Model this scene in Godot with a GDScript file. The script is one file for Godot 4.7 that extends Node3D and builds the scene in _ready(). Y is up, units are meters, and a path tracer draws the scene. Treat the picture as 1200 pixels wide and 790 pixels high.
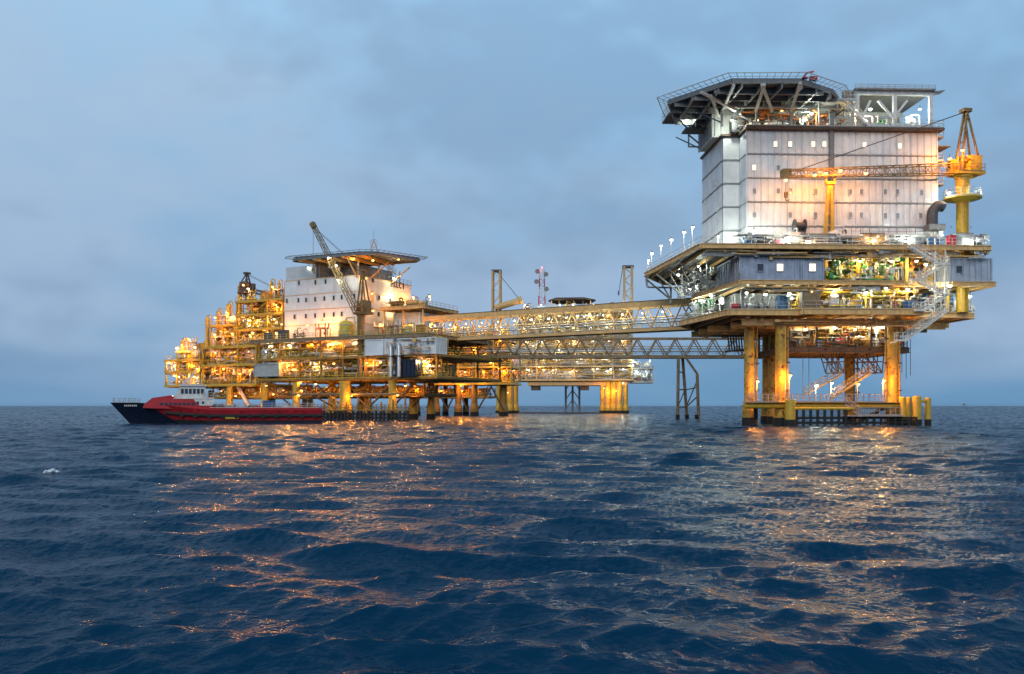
extends Node3D
# An offshore oil and gas field at dusk: a quarters platform, a bridge-linked production complex, a crew boat and open sea.

const FPX := 1040.0      # focal length in photograph pixels (1200 x 790)
const HORIZON := 476.0   # photograph row of the horizon
const EYE := 2.8         # metres above the mean sea level

# ---------------------------------------------------------------- mesh collecting
class MB:
	var v := PackedVector3Array()
	var n := PackedVector3Array()
	var ix := PackedInt32Array()
	func face(pts: Array, out_dir: Vector3) -> void:
		var a: Vector3 = pts[0]
		var b: Vector3 = pts[1]
		var c: Vector3 = pts[2]
		var nn := (c - a).cross(b - a).normalized()
		var p := pts
		if nn.dot(out_dir) < 0.0:
			p = pts.duplicate()
			p.reverse()
			nn = -nn
		var s := v.size()
		for q in p:
			v.append(q)
			n.append(nn)
		for i in range(1, p.size() - 1):
			ix.append_array([s, s + i, s + i + 1])
	func box(c: Vector3, size: Vector3, bs := Basis.IDENTITY) -> void:
		var h := size * 0.5
		for ax in 3:
			for sg in [-1.0, 1.0]:
				var d := Vector3.ZERO
				d[ax] = sg
				var u := Vector3.ZERO
				u[(ax + 1) % 3] = h[(ax + 1) % 3]
				var w := Vector3.ZERO
				w[(ax + 2) % 3] = h[(ax + 2) % 3]
				var o: Vector3 = d * h[ax]
				face([c + bs * (o - u - w), c + bs * (o + u - w), c + bs * (o + u + w), c + bs * (o - u + w)], bs * d)
	func bounds(lo: Vector3, hi: Vector3) -> void:
		box((lo + hi) * 0.5, (hi - lo).abs())
	func beam(a: Vector3, b: Vector3, w: float, h: float) -> void:
		var d := b - a
		var z := d.normalized()
		var up := Vector3.UP if absf(z.y) < 0.95 else Vector3.RIGHT
		var x := up.cross(z).normalized()
		box((a + b) * 0.5, Vector3(w, h, d.length()), Basis(x, z.cross(x), z))
	func ring(c: Vector3, x: Vector3, y: Vector3, r: float, k: int) -> void:
		for i in k:
			var t := TAU * i / k
			var d := x * cos(t) + y * sin(t)
			v.append(c + d * r)
			n.append(d)
	func join(s0: int, s1: int, k: int) -> void:
		# s0 then s1 lie along the axis with x cross y = axis
		for i in k:
			var j := (i + 1) % k
			ix.append_array([s0 + i, s1 + i, s1 + j, s0 + i, s1 + j, s0 + j])
	func sweep(pts: Array, r: float, k := 8, closed_ends := true) -> void:
		var up := Vector3.UP
		var d0: Vector3 = (pts[1] - pts[0]).normalized()
		if absf(d0.y) > 0.9: up = Vector3.BACK
		var x := up.cross(d0).normalized()
		var last := -1
		for i in pts.size():
			var d: Vector3
			if i == 0: d = d0
			elif i == pts.size() - 1: d = (pts[i] - pts[i - 1]).normalized()
			else: d = ((pts[i] - pts[i - 1]).normalized() + (pts[i + 1] - pts[i]).normalized()).normalized()
			x = (x - d * x.dot(d)).normalized()
			var y := d.cross(x)
			var s := v.size()
			ring(pts[i], x, y, r, k)
			if last >= 0: join(last, s, k)
			last = s
			if closed_ends and (i == 0 or i == pts.size() - 1):
				var poly := []
				for q in k:
					var t := TAU * q / k
					poly.append(pts[i] + (x * cos(t) + y * sin(t)) * r)
				face(poly, -d if i == 0 else d)
				if i == 0: last = s
	func tube(a: Vector3, b: Vector3, r: float, k := 8) -> void:
		sweep([a, b], r, k)
	func pipe(pts: Array, r: float, bend := 0.35, k := 8) -> void:
		var p := [pts[0]]
		for i in range(1, pts.size() - 1):
			var a: Vector3 = pts[i - 1]
			var b: Vector3 = pts[i]
			var c: Vector3 = pts[i + 1]
			var q := minf(bend, minf(a.distance_to(b), b.distance_to(c)) * 0.45)
			var s := b + (a - b).normalized() * q
			var e := b + (c - b).normalized() * q
			for j in 4:
				var t := j / 3.0
				p.append(s.lerp(b, t).lerp(b.lerp(e, t), t))
		p.append(pts[-1])
		sweep(p, r, k)
	func lathe(o: Vector3, ax: Vector3, prof: Array, k := 16) -> void:
		# prof: Vector2(radius, distance along ax), listed along the axis
		var up := Vector3.UP if absf(ax.y) < 0.9 else Vector3.BACK
		var x := up.cross(ax).normalized()
		var y := ax.cross(x)
		for i in prof.size() - 1:
			var p: Vector2 = prof[i]
			var q: Vector2 = prof[i + 1]
			var sl := Vector2(q.y - p.y, p.x - q.x).normalized()
			var s := v.size()
			for e in [p, q]:
				for m in k:
					var t: float = TAU * m / k
					var d := x * cos(t) + y * sin(t)
					v.append(o + d * e.x + ax * e.y)
					n.append((d * sl.x + ax * sl.y).normalized())
			join(s, s + k, k)
	func prism(poly: PackedVector2Array, y0: float, y1: float) -> void:
		# poly in x, z
		var c := Vector2.ZERO
		for p in poly: c += p
		c /= poly.size()
		var tri := Geometry2D.triangulate_polygon(poly)
		for i in range(0, tri.size(), 3):
			var a := poly[tri[i]]
			var b := poly[tri[i + 1]]
			var d := poly[tri[i + 2]]
			face([Vector3(a.x, y1, a.y), Vector3(b.x, y1, b.y), Vector3(d.x, y1, d.y)], Vector3.UP)
			face([Vector3(a.x, y0, a.y), Vector3(b.x, y0, b.y), Vector3(d.x, y0, d.y)], Vector3.DOWN)
		for i in poly.size():
			var a := poly[i]
			var b := poly[(i + 1) % poly.size()]
			var e := (b - a).orthogonal()
			if e.dot((a + b) * 0.5 - c) < 0.0: e = -e
			face([Vector3(a.x, y0, a.y), Vector3(b.x, y0, b.y), Vector3(b.x, y1, b.y), Vector3(a.x, y1, a.y)], Vector3(e.x, 0, e.y))
	func rail(a: Vector3, b: Vector3, h := 1.1, gap := 1.8, th := 0.06) -> void:
		var l := a.distance_to(b)
		var k := maxi(1, roundi(l / gap))
		for i in k + 1:
			var p := a.lerp(b, float(i) / k)
			box(p + Vector3(0, h * 0.5, 0), Vector3(th, h, th))
		for y in [0.08, h * 0.55, h]:
			beam(a + Vector3(0, y, 0), b + Vector3(0, y, 0), th * 0.9, th * (2.2 if y < 0.2 else 0.9))
	func lacing(a: Vector3, b: Vector3, w0: float, w1: float, seg: int, th: float, side: Vector3, up: Vector3) -> void:
		for i in seg:
			var t0 := float(i) / seg
			var t1 := float(i + 1) / seg
			var p := a.lerp(b, t0)
			var q := a.lerp(b, t1)
			var r0 := lerpf(w0, w1, t0) * 0.5
			var r1 := lerpf(w0, w1, t1) * 0.5
			var f := 1.0 if i % 2 == 0 else -1.0
			for s in [-1.0, 1.0]:
				beam(p + side * r0 * s + up * r0 * f, q + side * r1 * s - up * r1 * f, th, th)
				beam(p + up * r0 * s + side * r0 * f, q + up * r1 * s - side * r1 * f, th, th)
				beam(q + side * r1 * s + up * r1, q + side * r1 * s - up * r1, th, th)
	func mesh(off := Vector3.ZERO) -> ArrayMesh:
		var arr := []
		arr.resize(Mesh.ARRAY_MAX)
		if off != Vector3.ZERO:
			for i in v.size(): v[i] -= off
		arr[Mesh.ARRAY_VERTEX] = v
		arr[Mesh.ARRAY_NORMAL] = n
		arr[Mesh.ARRAY_INDEX] = ix
		var m := ArrayMesh.new()
		m.add_surface_from_arrays(Mesh.PRIMITIVE_TRIANGLES, arr)
		return m

# ---------------------------------------------------------------- naming, placing
var used := {}
var F := Transform3D.IDENTITY   # the frame of the platform being built
var cur: Node3D                 # the thing being built
var O := Vector3.ZERO           # its base in the frame
var M := {}                     # materials
var unit_box: ArrayMesh
var unit_tube: ArrayMesh
var rng := RandomNumberGenerator.new()

func numbered(called: String) -> String:
	if not used.has(called):
		used[called] = 0
		return called
	used[called] += 1
	return "%s_%03d" % [called, used[called]]

func tag(o: Node, label: String, category: String, group := "") -> void:
	o.set_meta("label", label)
	o.set_meta("category", category)
	if group != "": o.set_meta("group", group)

func begin(called: String, label: String, category: String, at: Vector3, group := "", turn := 0.0) -> Node3D:
	var o := Node3D.new()
	o.name = numbered(called)
	add_child(o)
	o.transform = F * Transform3D(Basis(Vector3.UP, turn), at)
	tag(o, label, category, group)
	cur = o
	O = at if turn == 0.0 else Vector3.ZERO
	return o

func part(called: String, mb: MB, m: Material, parent: Node = null) -> MeshInstance3D:
	var o := MeshInstance3D.new()
	o.name = called
	o.mesh = mb.mesh(O)
	o.material_override = m
	(parent if parent else cur).add_child(o, true)
	return o

func shared(called: String, me: Mesh, m: Material, t: Transform3D, parent: Node = null) -> MeshInstance3D:
	# a part that shares its mesh with others; t in the frame's axes
	var o := MeshInstance3D.new()
	o.name = called
	o.mesh = me
	o.material_override = m
	(parent if parent else cur).add_child(o, true)
	o.transform = Transform3D(t.basis, t.origin - O)
	return o

func along(a: Vector3, b: Vector3) -> Basis:
	var z := (b - a).normalized()
	var up := Vector3.UP if absf(z.y) < 0.95 else Vector3.RIGHT
	var x := up.cross(z).normalized()
	return Basis(x, z.cross(x), z)

func bar(called: String, a: Vector3, b: Vector3, w: float, h: float, m: Material, parent: Node = null) -> MeshInstance3D:
	var bs := along(a, b)
	return shared(called, unit_box, m, Transform3D(Basis(bs.x * w, bs.y * h, bs.z * a.distance_to(b)), (a + b) * 0.5), parent)

func rod(called: String, a: Vector3, b: Vector3, r: float, m: Material, parent: Node = null) -> MeshInstance3D:
	var bs := along(a, b)
	return shared(called, unit_tube, m, Transform3D(Basis(bs.x * r, bs.y * r, bs.z * a.distance_to(b)), (a + b) * 0.5), parent)

func block(called: String, lo: Vector3, hi: Vector3, m: Material, parent: Node = null) -> MeshInstance3D:
	var s := (hi - lo).abs()
	return shared(called, unit_box, m, Transform3D(Basis.from_scale(s), (lo + hi) * 0.5), parent)

# pixel of the photograph -> point of the frame on a plane given in the frame's axes
func ray(px: float, py: float) -> Array:
	var inv := F.affine_inverse()
	var o := inv * Vector3(0, EYE, 0)
	var d := inv.basis * Vector3((px - 600.0) / FPX, (HORIZON - py) / FPX, -1.0)
	return [o, d]

func LZ(px: float, py: float, z: float) -> Vector3:
	var r := ray(px, py)
	return r[0] + r[1] * ((z - r[0].z) / r[1].z)

func LX(px: float, py: float, x: float) -> Vector3:
	var r := ray(px, py)
	return r[0] + r[1] * ((x - r[0].x) / r[1].x)

func LY(px: float, py: float, y: float) -> Vector3:
	var r := ray(px, py)
	return r[0] + r[1] * ((y - r[0].y) / r[1].y)

func X(px: float, z: float) -> float:
	return LZ(px, HORIZON, z).x

# ---------------------------------------------------------------- materials
func lin(r: float, g: float, b: float) -> Color:
	return Color(r, g, b).linear_to_srgb()

func tex(im: Image) -> ImageTexture:
	return ImageTexture.create_from_image(im)

func wear_image(sd: int, rust: float, streak: float, spread: float) -> Image:
	# paint with blotches, vertical run marks and rust spots; multiplies the paint colour
	var size := 256
	var a := FastNoiseLite.new()
	a.seed = sd
	a.frequency = 0.02
	a.fractal_octaves = 5
	var b := FastNoiseLite.new()
	b.seed = sd + 7
	b.frequency = 0.05
	b.fractal_octaves = 3
	var ia := a.get_seamless_image(size, size)
	var ib := b.get_seamless_image(size, size)
	var im := Image.create(size, size, false, Image.FORMAT_RGB8)
	for y in size:
		for x in size:
			var p := ia.get_pixel(x, y).r
			var q := ib.get_pixel(x, y).r
			var s := ib.get_pixel(x, int(y * 0.06 + 40) % size).r
			var c := 1.0 - spread * (1.0 - p) - streak * clampf((s - 0.55) * 4.0, 0, 1) * p
			var col := Color(c, c, c)
			var rr := clampf((q * 0.6 + p * 0.4 - (0.78 - rust * 0.3)) * 9.0, 0, 1) * minf(1.0, rust * 2.0)
			col = col.lerp(Color(0.45, 0.27, 0.17), rr)
			im.set_pixel(x, y, col)
	return im

var wears := []
func paint(called: String, c: Color, rough := 0.5, wear := 0, scale := 0.12, metal := 0.0) -> StandardMaterial3D:
	var m := StandardMaterial3D.new()
	m.resource_name = called
	m.albedo_color = c
	m.roughness = rough
	m.metallic = metal
	if wear >= 0:
		m.albedo_texture = wears[wear]
		m.uv1_triplanar = true
		m.uv1_world_triplanar = true
		m.uv1_scale = Vector3(scale, scale, scale)
	M[called] = m
	return m

func glow(called: String, c: Color, e: float) -> StandardMaterial3D:
	var m := StandardMaterial3D.new()
	m.resource_name = called
	m.albedo_color = c
	m.emission_enabled = true
	m.emission = c
	m.emission_energy_multiplier = e
	m.roughness = 0.3
	M[called] = m
	return m

func make_materials() -> void:
	wears = [tex(wear_image(3, 0.2, 0.12, 0.22)), tex(wear_image(11, 0.6, 0.25, 0.35)), tex(wear_image(23, 0.05, 0.05, 0.14))]
	paint("white_panel", lin(0.68, 0.7, 0.72), 0.5, 2, 0.06)
	paint("grey_panel", lin(0.5, 0.52, 0.54), 0.5, 2, 0.07)
	paint("white_steel", lin(0.68, 0.68, 0.66), 0.5, 0, 0.2)
	paint("blue_grey", lin(0.34, 0.4, 0.52), 0.5, 0, 0.1)
	paint("blue_grey_pale", lin(0.4, 0.46, 0.56), 0.5, 0, 0.1)
	paint("tan_steel", lin(0.72, 0.44, 0.17), 0.55, 0, 0.12)
	paint("brown_tan", lin(0.36, 0.25, 0.13), 0.6, 1, 0.12)
	paint("ochre_dark", lin(0.3, 0.19, 0.06), 0.6, 1, 0.15)
	paint("white_panel_b", lin(0.66, 0.66, 0.67), 0.5, 2, 0.05)
	paint("white_panel_c", lin(0.72, 0.71, 0.69), 0.5, 2, 0.08)
	paint("yellow", lin(0.6, 0.36, 0.03), 0.5, 0, 0.15)
	paint("leg_yellow", lin(0.62, 0.36, 0.03), 0.5, 1, 0.09)
	paint("bright_yellow", lin(0.68, 0.5, 0.05), 0.45, 0, 0.15)
	paint("ochre", lin(0.46, 0.24, 0.03), 0.6, 1, 0.15)
	paint("orange", lin(0.55, 0.16, 0.02), 0.5, 0, 0.2)
	paint("grey_steel", lin(0.2, 0.2, 0.2), 0.55, 0, 0.15)
	paint("pale_steel", lin(0.42, 0.42, 0.4), 0.5, 0, 0.15)
	paint("dark_steel", lin(0.07, 0.07, 0.075), 0.6, 0, 0.15)
	paint("brown_steel", lin(0.14, 0.09, 0.06), 0.7, 1, 0.15)
	paint("landing_pink", lin(0.42, 0.3, 0.26), 0.5, 0, 0.2)
	paint("hull_red", lin(0.48, 0.02, 0.03), 0.4, 1, 0.07)
	paint("growth", lin(0.012, 0.012, 0.011), 0.85, 0, 0.4)
	paint("rubber", lin(0.015, 0.014, 0.014), 0.8, 0, 0.4)
	paint("black", lin(0.012, 0.012, 0.014), 0.6, -1)
	paint("red", lin(0.5, 0.02, 0.03), 0.4, 0, 0.15)
	paint("navy", lin(0.008, 0.014, 0.035), 0.35, 0, 0.15)
	paint("green", lin(0.05, 0.28, 0.07), 0.5, 0, 0.2)
	paint("teal", lin(0.02, 0.12, 0.3), 0.45, 0, 0.2)
	paint("pink_white", lin(0.62, 0.48, 0.44), 0.5, 0, 0.2)
	paint("deck", lin(0.1, 0.1, 0.095), 0.7, 1, 0.1)
	paint("silver", lin(0.55, 0.55, 0.56), 0.35, 2, 0.2, 0.6)
	paint("crate", lin(0.36, 0.24, 0.12), 0.7, 1, 0.3)
	paint("foam", lin(0.75, 0.8, 0.85), 0.9, 0, 1.5)
	paint("cable", lin(0.05, 0.05, 0.05), 0.6, -1)
	var g := paint("glass_dark", lin(0.03, 0.035, 0.045), 0.08, -1)
	g.metallic_specular = 0.6
	var gp := paint("glass_pale", lin(0.22, 0.24, 0.27), 0.1, -1)
	gp.metallic_specular = 0.6
	glow("lit_window", lin(1.0, 0.82, 0.5), 1.6)
	glow("lamp_sodium", lin(1.0, 0.5, 0.1), 9.0)
	glow("lamp_warm", lin(1.0, 0.75, 0.38), 10.0)
	glow("lamp_white", lin(0.92, 1.0, 0.88), 12.0)
	glow("lamp_red", lin(1.0, 0.06, 0.05), 12.0)

# ---------------------------------------------------------------- lamps
var lamp_proto := {}
var lamp_gain := 1.0
const LAMP_COLOR := {"sodium": Color(1.0, 0.64, 0.23), "warm": Color(1.0, 0.86, 0.62), "white": Color(0.95, 1.0, 0.94), "red": Color(1.0, 0.3, 0.25)}

func lamp(at: Vector3, kind: String, energy: float, where: String, post := 0.0) -> void:
	# a floodlight: glowing bowl under a hood, on a bracket or a post; lights its surroundings
	var word: String = {"sodium": "orange sodium", "warm": "warm yellow", "white": "cool white", "red": "red warning"}[kind]
	var o := Node3D.new()
	o.name = numbered("floodlight")
	add_child(o)
	o.transform = F * Transform3D(Basis.IDENTITY, at)
	tag(o, "glowing %s floodlight %s %s" % [word, "on a post" if post > 0.0 else "fixed", where], "floodlight", "%s floodlights %s" % [word, where])
	if lamp_proto.is_empty():
		var b := MB.new()
		b.lathe(Vector3(0, -0.22, 0), Vector3.UP, [Vector2(0.001, 0), Vector2(0.13, 0.03), Vector2(0.2, 0.1), Vector2(0.23, 0.2), Vector2(0.22, 0.3)], 12)
		lamp_proto.bowl = b.mesh()
		var h := MB.new()
		h.lathe(Vector3(0, 0.05, 0), Vector3.UP, [Vector2(0.23, 0), Vector2(0.3, 0.02), Vector2(0.28, 0.1), Vector2(0.12, 0.2), Vector2(0.1, 0.32), Vector2(0.001, 0.33)], 12)
		lamp_proto.hood = h.mesh()
	var w := MeshInstance3D.new()
	w.name = "lens"
	w.mesh = lamp_proto.bowl
	w.material_override = M["lamp_" + kind]
	var size := 0.72 + 0.33 * absf(sin(at.x * 12.9 + at.y * 78.2))
	w.scale = Vector3.ONE * size
	o.add_child(w)
	var hd := MeshInstance3D.new()
	hd.name = "hood"
	hd.mesh = lamp_proto.hood
	hd.material_override = M.grey_steel
	hd.scale = Vector3.ONE * size
	o.add_child(hd)
	var sv := [cur, O]
	cur = o
	O = Vector3.ZERO
	if post > 0.0:
		bar("post", Vector3(0, -post, -0.35), Vector3(0, 0.42, -0.35), 0.1, 0.1, M.pale_steel)
		bar("bracket", Vector3(0, 0.34, -0.38), Vector3(0, 0.34, 0.0), 0.08, 0.06, M.pale_steel)
	else:
		bar("bracket", Vector3(0, 0.34, 0.0), Vector3(0, 0.62, 0.0), 0.08, 0.08, M.grey_steel)
	cur = sv[0]
	O = sv[1]
	if energy > 0.0:
		var l := OmniLight3D.new()
		l.name = "light"
		l.light_color = LAMP_COLOR[kind]
		l.light_energy = energy * lamp_gain
		l.light_size = 0.24
		l.omni_range = 60.0
		l.omni_attenuation = 2.0
		l.shadow_enabled = true
		l.position = Vector3(0, -0.1, 0)
		o.add_child(l)

# ---------------------------------------------------------------- shared builders
func stair(called: String, a: Vector3, b: Vector3, width: float, m: Material, label: String, group: String) -> void:
	# a straight flight from a (low) to b (high); width along z
	begin(called, label, "stairs", a, group)
	var up := b - a
	var side := Vector3(up.x, 0, up.z).cross(Vector3.UP).normalized() * width * 0.5
	for s in [-1.0, 1.0]:
		bar("stringer", a + side * s, b + side * s, 0.07, 0.24, m)
		var r := MB.new()
		var k := maxi(2, roundi(up.length() / 1.4))
		for i in k + 1:
			var p: Vector3 = a.lerp(b, float(i) / k) + side * s
			r.box(p + Vector3(0, 0.55, 0), Vector3(0.06, 1.1, 0.06))
		for y in [0.55, 1.1]:
			r.beam(a + side * s + Vector3(0, y, 0), b + side * s + Vector3(0, y, 0), 0.06, 0.06)
		part("handrail", r, m)
	var t := MB.new()
	var n := maxi(3, roundi(absf(up.y) / 0.24))
	var bs := along(a * Vector3(1, 0, 1), b * Vector3(1, 0, 1) + Vector3(0.001, 0, 0))
	for i in n:
		t.box(a.lerp(b, (i + 0.5) / n), Vector3(width, 0.05, 0.28), bs)
	part("treads", t, m)

func lattice_parts(a: Vector3, b: Vector3, w0: float, w1: float, seg: int, chord: float, th: float, m: Material, lm: Material, parent: Node = null) -> void:
	# four chords, each a part, and their lacing
	var d := (b - a).normalized()
	var side := d.cross(Vector3.UP if absf(d.y) < 0.9 else Vector3.BACK).normalized()
	var up := side.cross(d)
	for s in [-1.0, 1.0]:
		for t in [-1.0, 1.0]:
			rod("chord", a + (side * s + up * t) * w0 * 0.5, b + (side * s + up * t) * w1 * 0.5, chord, m, parent)
	var l := MB.new()
	l.lacing(a, b, w0, w1, seg, th, side, up)
	part("lacing", l, lm, parent)

func truss_bridge(called: String, label: String, a: Vector3, b: Vector3, h: float, w: float, bays: int, m: Material, top_depth: float, roof: bool) -> void:
	# a, b: ends of the bottom chord's near side; the bridge is w wide behind it
	begin(called, label, "bridge", (a + b) * 0.5)
	var dir := (b - a).normalized()
	var back := Vector3(dir.z, 0, -dir.x).normalized()
	if back.z > 0: back = -back
	var up := Vector3.UP * h
	for s in 2:
		var o := back * w * s
		bar("bottom_chord", a + o, b + o, 0.34, 0.55, m)
		bar("top_chord", a + o + up, b + o + up, 0.34, top_depth, m)
		for i in bays:
			var p := a.lerp(b, float(i) / bays) + o
			var q := a.lerp(b, float(i + 1) / bays) + o
			var mid := p.lerp(q, 0.5)
			var e := Vector3.UP * 0.275
			var f := Vector3.UP * (h - top_depth * 0.5)
			rod("diagonal", p + e, mid + f, 0.13, m)
			rod("diagonal", mid + f, q + e, 0.13, m)
	for i in bays + 1:
		var p := a.lerp(b, float(i) / bays)
		bar("cross_beam", p + back * 0.17 + Vector3.UP * 0.1, p + back * (w - 0.17) + Vector3.UP * 0.1, 0.2, 0.3, m)
	var fl := MB.new()
	fl.beam(a + back * w * 0.5 + Vector3.UP * 0.31, b + back * w * 0.5 + Vector3.UP * 0.31, w - 0.4, 0.08)
	part("walkway", fl, M.deck)
	if roof:
		var rf := MB.new()
		rf.beam(a + back * w * 0.5 + up + Vector3.UP * (top_depth * 0.5 + 0.06), b + back * w * 0.5 + up + Vector3.UP * (top_depth * 0.5 + 0.06), w + 0.5, 0.1)
		part("roof_plate", rf, M.brown_steel)
	for s in [0.25, 0.75]:
		var r := MB.new()
		r.rail(a + back * w * s + Vector3.UP * 0.35, b + back * w * s + Vector3.UP * 0.35, 1.1, 2.0)
		part("handrail", r, M.pale_steel)
	for k in 3:
		rod("pipe", a + back * (0.5 + 0.5 * k) + Vector3.UP * (1.3 + 0.55 * k), b + back * (0.5 + 0.5 * k) + Vector3.UP * (1.3 + 0.55 * k), 0.16 - 0.03 * k, [M.silver, M.pale_steel, M.tan_steel][k])

func pedestal_crane(label: String, base: Vector3, ped_h: float, r: float, tip: Vector3, mast_h: float, pm: Material, bm: Material, boom_w := 1.5, hook := 4.0, seg := 14) -> void:
	begin("pedestal_crane", label, "crane", base)
	var top := base + Vector3.UP * ped_h
	var b := MB.new()
	b.lathe(base, Vector3.UP, [Vector2(r, 0), Vector2(r, ped_h - 2.2), Vector2(r * 1.15, ped_h - 1.6), Vector2(r * 1.15, ped_h - 0.3), Vector2(r * 1.4, ped_h - 0.3), Vector2(r * 1.4, ped_h), Vector2(0.01, ped_h)], 16)
	part("pedestal", b, pm)
	var dir := (tip - top) * Vector3(1, 0, 1)
	dir = dir.normalized()
	var side := dir.cross(Vector3.UP)
	var bs := Basis(side, Vector3.UP, -dir)
	var p := MB.new()
	p.box(top + Vector3(0, 0.2, 0) - dir * 0.6, Vector3(r * 3.4, 0.3, r * 5.0), bs)
	part("slew_platform", p, pm)
	var rl := MB.new()
	for s in [-1.0, 1.0]:
		rl.rail(top + side * r * 1.7 * s - dir * r * 3.0 + Vector3.UP * 0.35, top + side * r * 1.7 * s + dir * r * 1.8 + Vector3.UP * 0.35)
	rl.rail(top + side * r * 1.7 - dir * r * 3.0 + Vector3.UP * 0.35, top - side * r * 1.7 - dir * r * 3.0 + Vector3.UP * 0.35)
	part("handrail", rl, bm)
	var mh := MB.new()
	mh.box(top + Vector3(0, 1.6, 0) - dir * r * 1.7, Vector3(r * 2.6, 2.4, r * 2.2), bs)
	part("winch_house", mh, pm)
	var cb := MB.new()
	cb.box(top + side * r * 1.25 + Vector3(0, 1.5, 0) + dir * r * 0.9, Vector3(r * 1.1, 2.1, r * 1.5), bs)
	var cab := part("cab", cb, pm)
	var cw := MB.new()
	cw.box(top + side * r * 1.25 + Vector3(0, 1.75, 0) + dir * (r * 1.65 + 0.02), Vector3(r * 0.85, 1.1, 0.05), bs)
	cw.box(top + side * (r * 1.8 + 0.02) + Vector3(0, 1.75, 0) + dir * r * 0.9, Vector3(0.05, 1.1, r * 1.1), bs)
	part("cab_window", cw, M.glass_dark, cab)
	clutter(top + Vector3(-r * 1.9, 0.4, -r * 1.9), top + Vector3(r * 1.9, 2.6, r * 1.9), 12, [M.ochre, M.orange])
	for k in 2:
		bar("ladder_rail", base + Vector3(-0.25 + 0.5 * k, 0.3, r + 0.15), top + Vector3(-0.25 + 0.5 * k, -0.3, r + 0.15), 0.07, 0.07, pm)
	var head := top + Vector3.UP * mast_h - dir * r * 0.6
	for s in [-1.0, 1.0]:
		bar("mast_leg", top + side * r * 1.0 * s + dir * r * 0.9 + Vector3.UP * 0.35, head + side * 0.3 * s, 0.26, 0.3, bm)
		bar("mast_leg", top + side * r * 1.0 * s - dir * r * 2.2 + Vector3.UP * 2.8, head + side * 0.3 * s, 0.22, 0.26, bm)
	for i in 3:
		var t := 0.3 + 0.22 * i
		var c0 := (top + dir * r * 0.9).lerp(head, t)
		bar("mast_rung", c0 - side * lerpf(r, 0.3, t), c0 + side * lerpf(r, 0.3, t), 0.14, 0.14, bm)
	var hd := MB.new()
	hd.box(head + Vector3(0, 0.15, 0), Vector3(1.2, 0.5, 1.3), bs)
	part("mast_head", hd, bm)
	var foot := top + dir * r * 1.6 + Vector3.UP * 0.9
	lattice_parts(foot, tip, boom_w, boom_w * 0.6, seg, 0.09, 0.06, bm, bm)
	var bh := MB.new()
	bh.box(tip, Vector3(boom_w * 0.8, boom_w * 0.8, 1.2), along(foot, tip))
	part("boom_head", bh, bm)
	for s in [-1.0, 1.0]:
		rod("pendant_cable", head + side * 0.3 * s, foot.lerp(tip, 0.93) + side * 0.3 * s + Vector3.UP * boom_w * 0.3, 0.04, M.cable)
	rod("hoist_cable", tip + Vector3.DOWN * boom_w * 0.4, tip + Vector3.DOWN * hook, 0.04, M.cable)
	var hb := MB.new()
	hb.box(tip + Vector3.DOWN * (hook + 0.4), Vector3(0.45, 0.8, 0.3))
	hb.pipe([tip + Vector3.DOWN * (hook + 0.8), tip + Vector3.DOWN * (hook + 1.2), tip + Vector3(0.35, -hook - 1.3, 0), tip + Vector3(0.4, -hook - 1.0, 0)], 0.08, 0.15, 6)
	part("hook_block", hb, bm)

# ---- deck machinery; every builder makes one thing standing at p
func vessel_up(p: Vector3, r: float, h: float, m: Material, label: String, group: String) -> void:
	begin("vertical_vessel", label, "vessel", p, group)
	var b := MB.new()
	b.lathe(p, Vector3.UP, [Vector2(r, 0.5), Vector2(r, h - r * 0.6), Vector2(r * 0.85, h - r * 0.28), Vector2(r * 0.5, h - r * 0.08), Vector2(0.01, h)], 18)
	part("shell", b, m)
	var s := MB.new()
	s.lathe(p, Vector3.UP, [Vector2(r * 1.12, 0), Vector2(r * 1.12, 0.12), Vector2(r * 1.01, 0.12), Vector2(r * 1.01, 0.55)], 18)
	part("skirt", s, M.grey_steel)
	var z := MB.new()
	z.pipe([p + Vector3(0, h - 0.1, 0), p + Vector3(0, h + 0.5, 0), p + Vector3(r + 0.6, h + 0.5, 0), p + Vector3(r + 0.6, 0, 0)], 0.14, 0.3)
	part("overhead_pipe", z, m)
	for y in [h * 0.35, h * 0.7]:
		var f := MB.new()
		f.lathe(p + Vector3(0, y, 0), Vector3.UP, [Vector2(r, -0.1), Vector2(r + 0.07, -0.1), Vector2(r + 0.07, 0.1), Vector2(r, 0.1)], 18)
		part("girth_flange", f, M.pale_steel)

func vessel_flat(p: Vector3, r: float, l: float, m: Material, label: String, group: String) -> void:
	begin("horizontal_vessel", label, "vessel", p, group)
	var c := p + Vector3(-l * 0.5, r + 0.5, 0)
	var b := MB.new()
	b.lathe(c, Vector3.RIGHT, [Vector2(0.01, 0), Vector2(r * 0.6, r * 0.1), Vector2(r * 0.9, r * 0.35), Vector2(r, r * 0.6), Vector2(r, l - r * 0.6), Vector2(r * 0.9, l - r * 0.35), Vector2(r * 0.6, l - r * 0.1), Vector2(0.01, l)], 18)
	part("shell", b, m)
	for s in [-0.3, 0.3]:
		block("saddle", p + Vector3(l * s - 0.15, 0, -r * 0.8), p + Vector3(l * s + 0.15, 0.5 + r * 0.5, r * 0.8), M.grey_steel)
	var z := MB.new()
	z.pipe([p + Vector3(l * 0.2, 2.0 * r + 0.4, 0), p + Vector3(l * 0.2, 2.0 * r + 1.1, 0), p + Vector3(l * 0.2, 2.0 * r + 1.1, -r - 0.6), p + Vector3(l * 0.2, 0, -r - 0.6)], 0.13, 0.3)
	part("nozzle_pipe", z, m)

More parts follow.
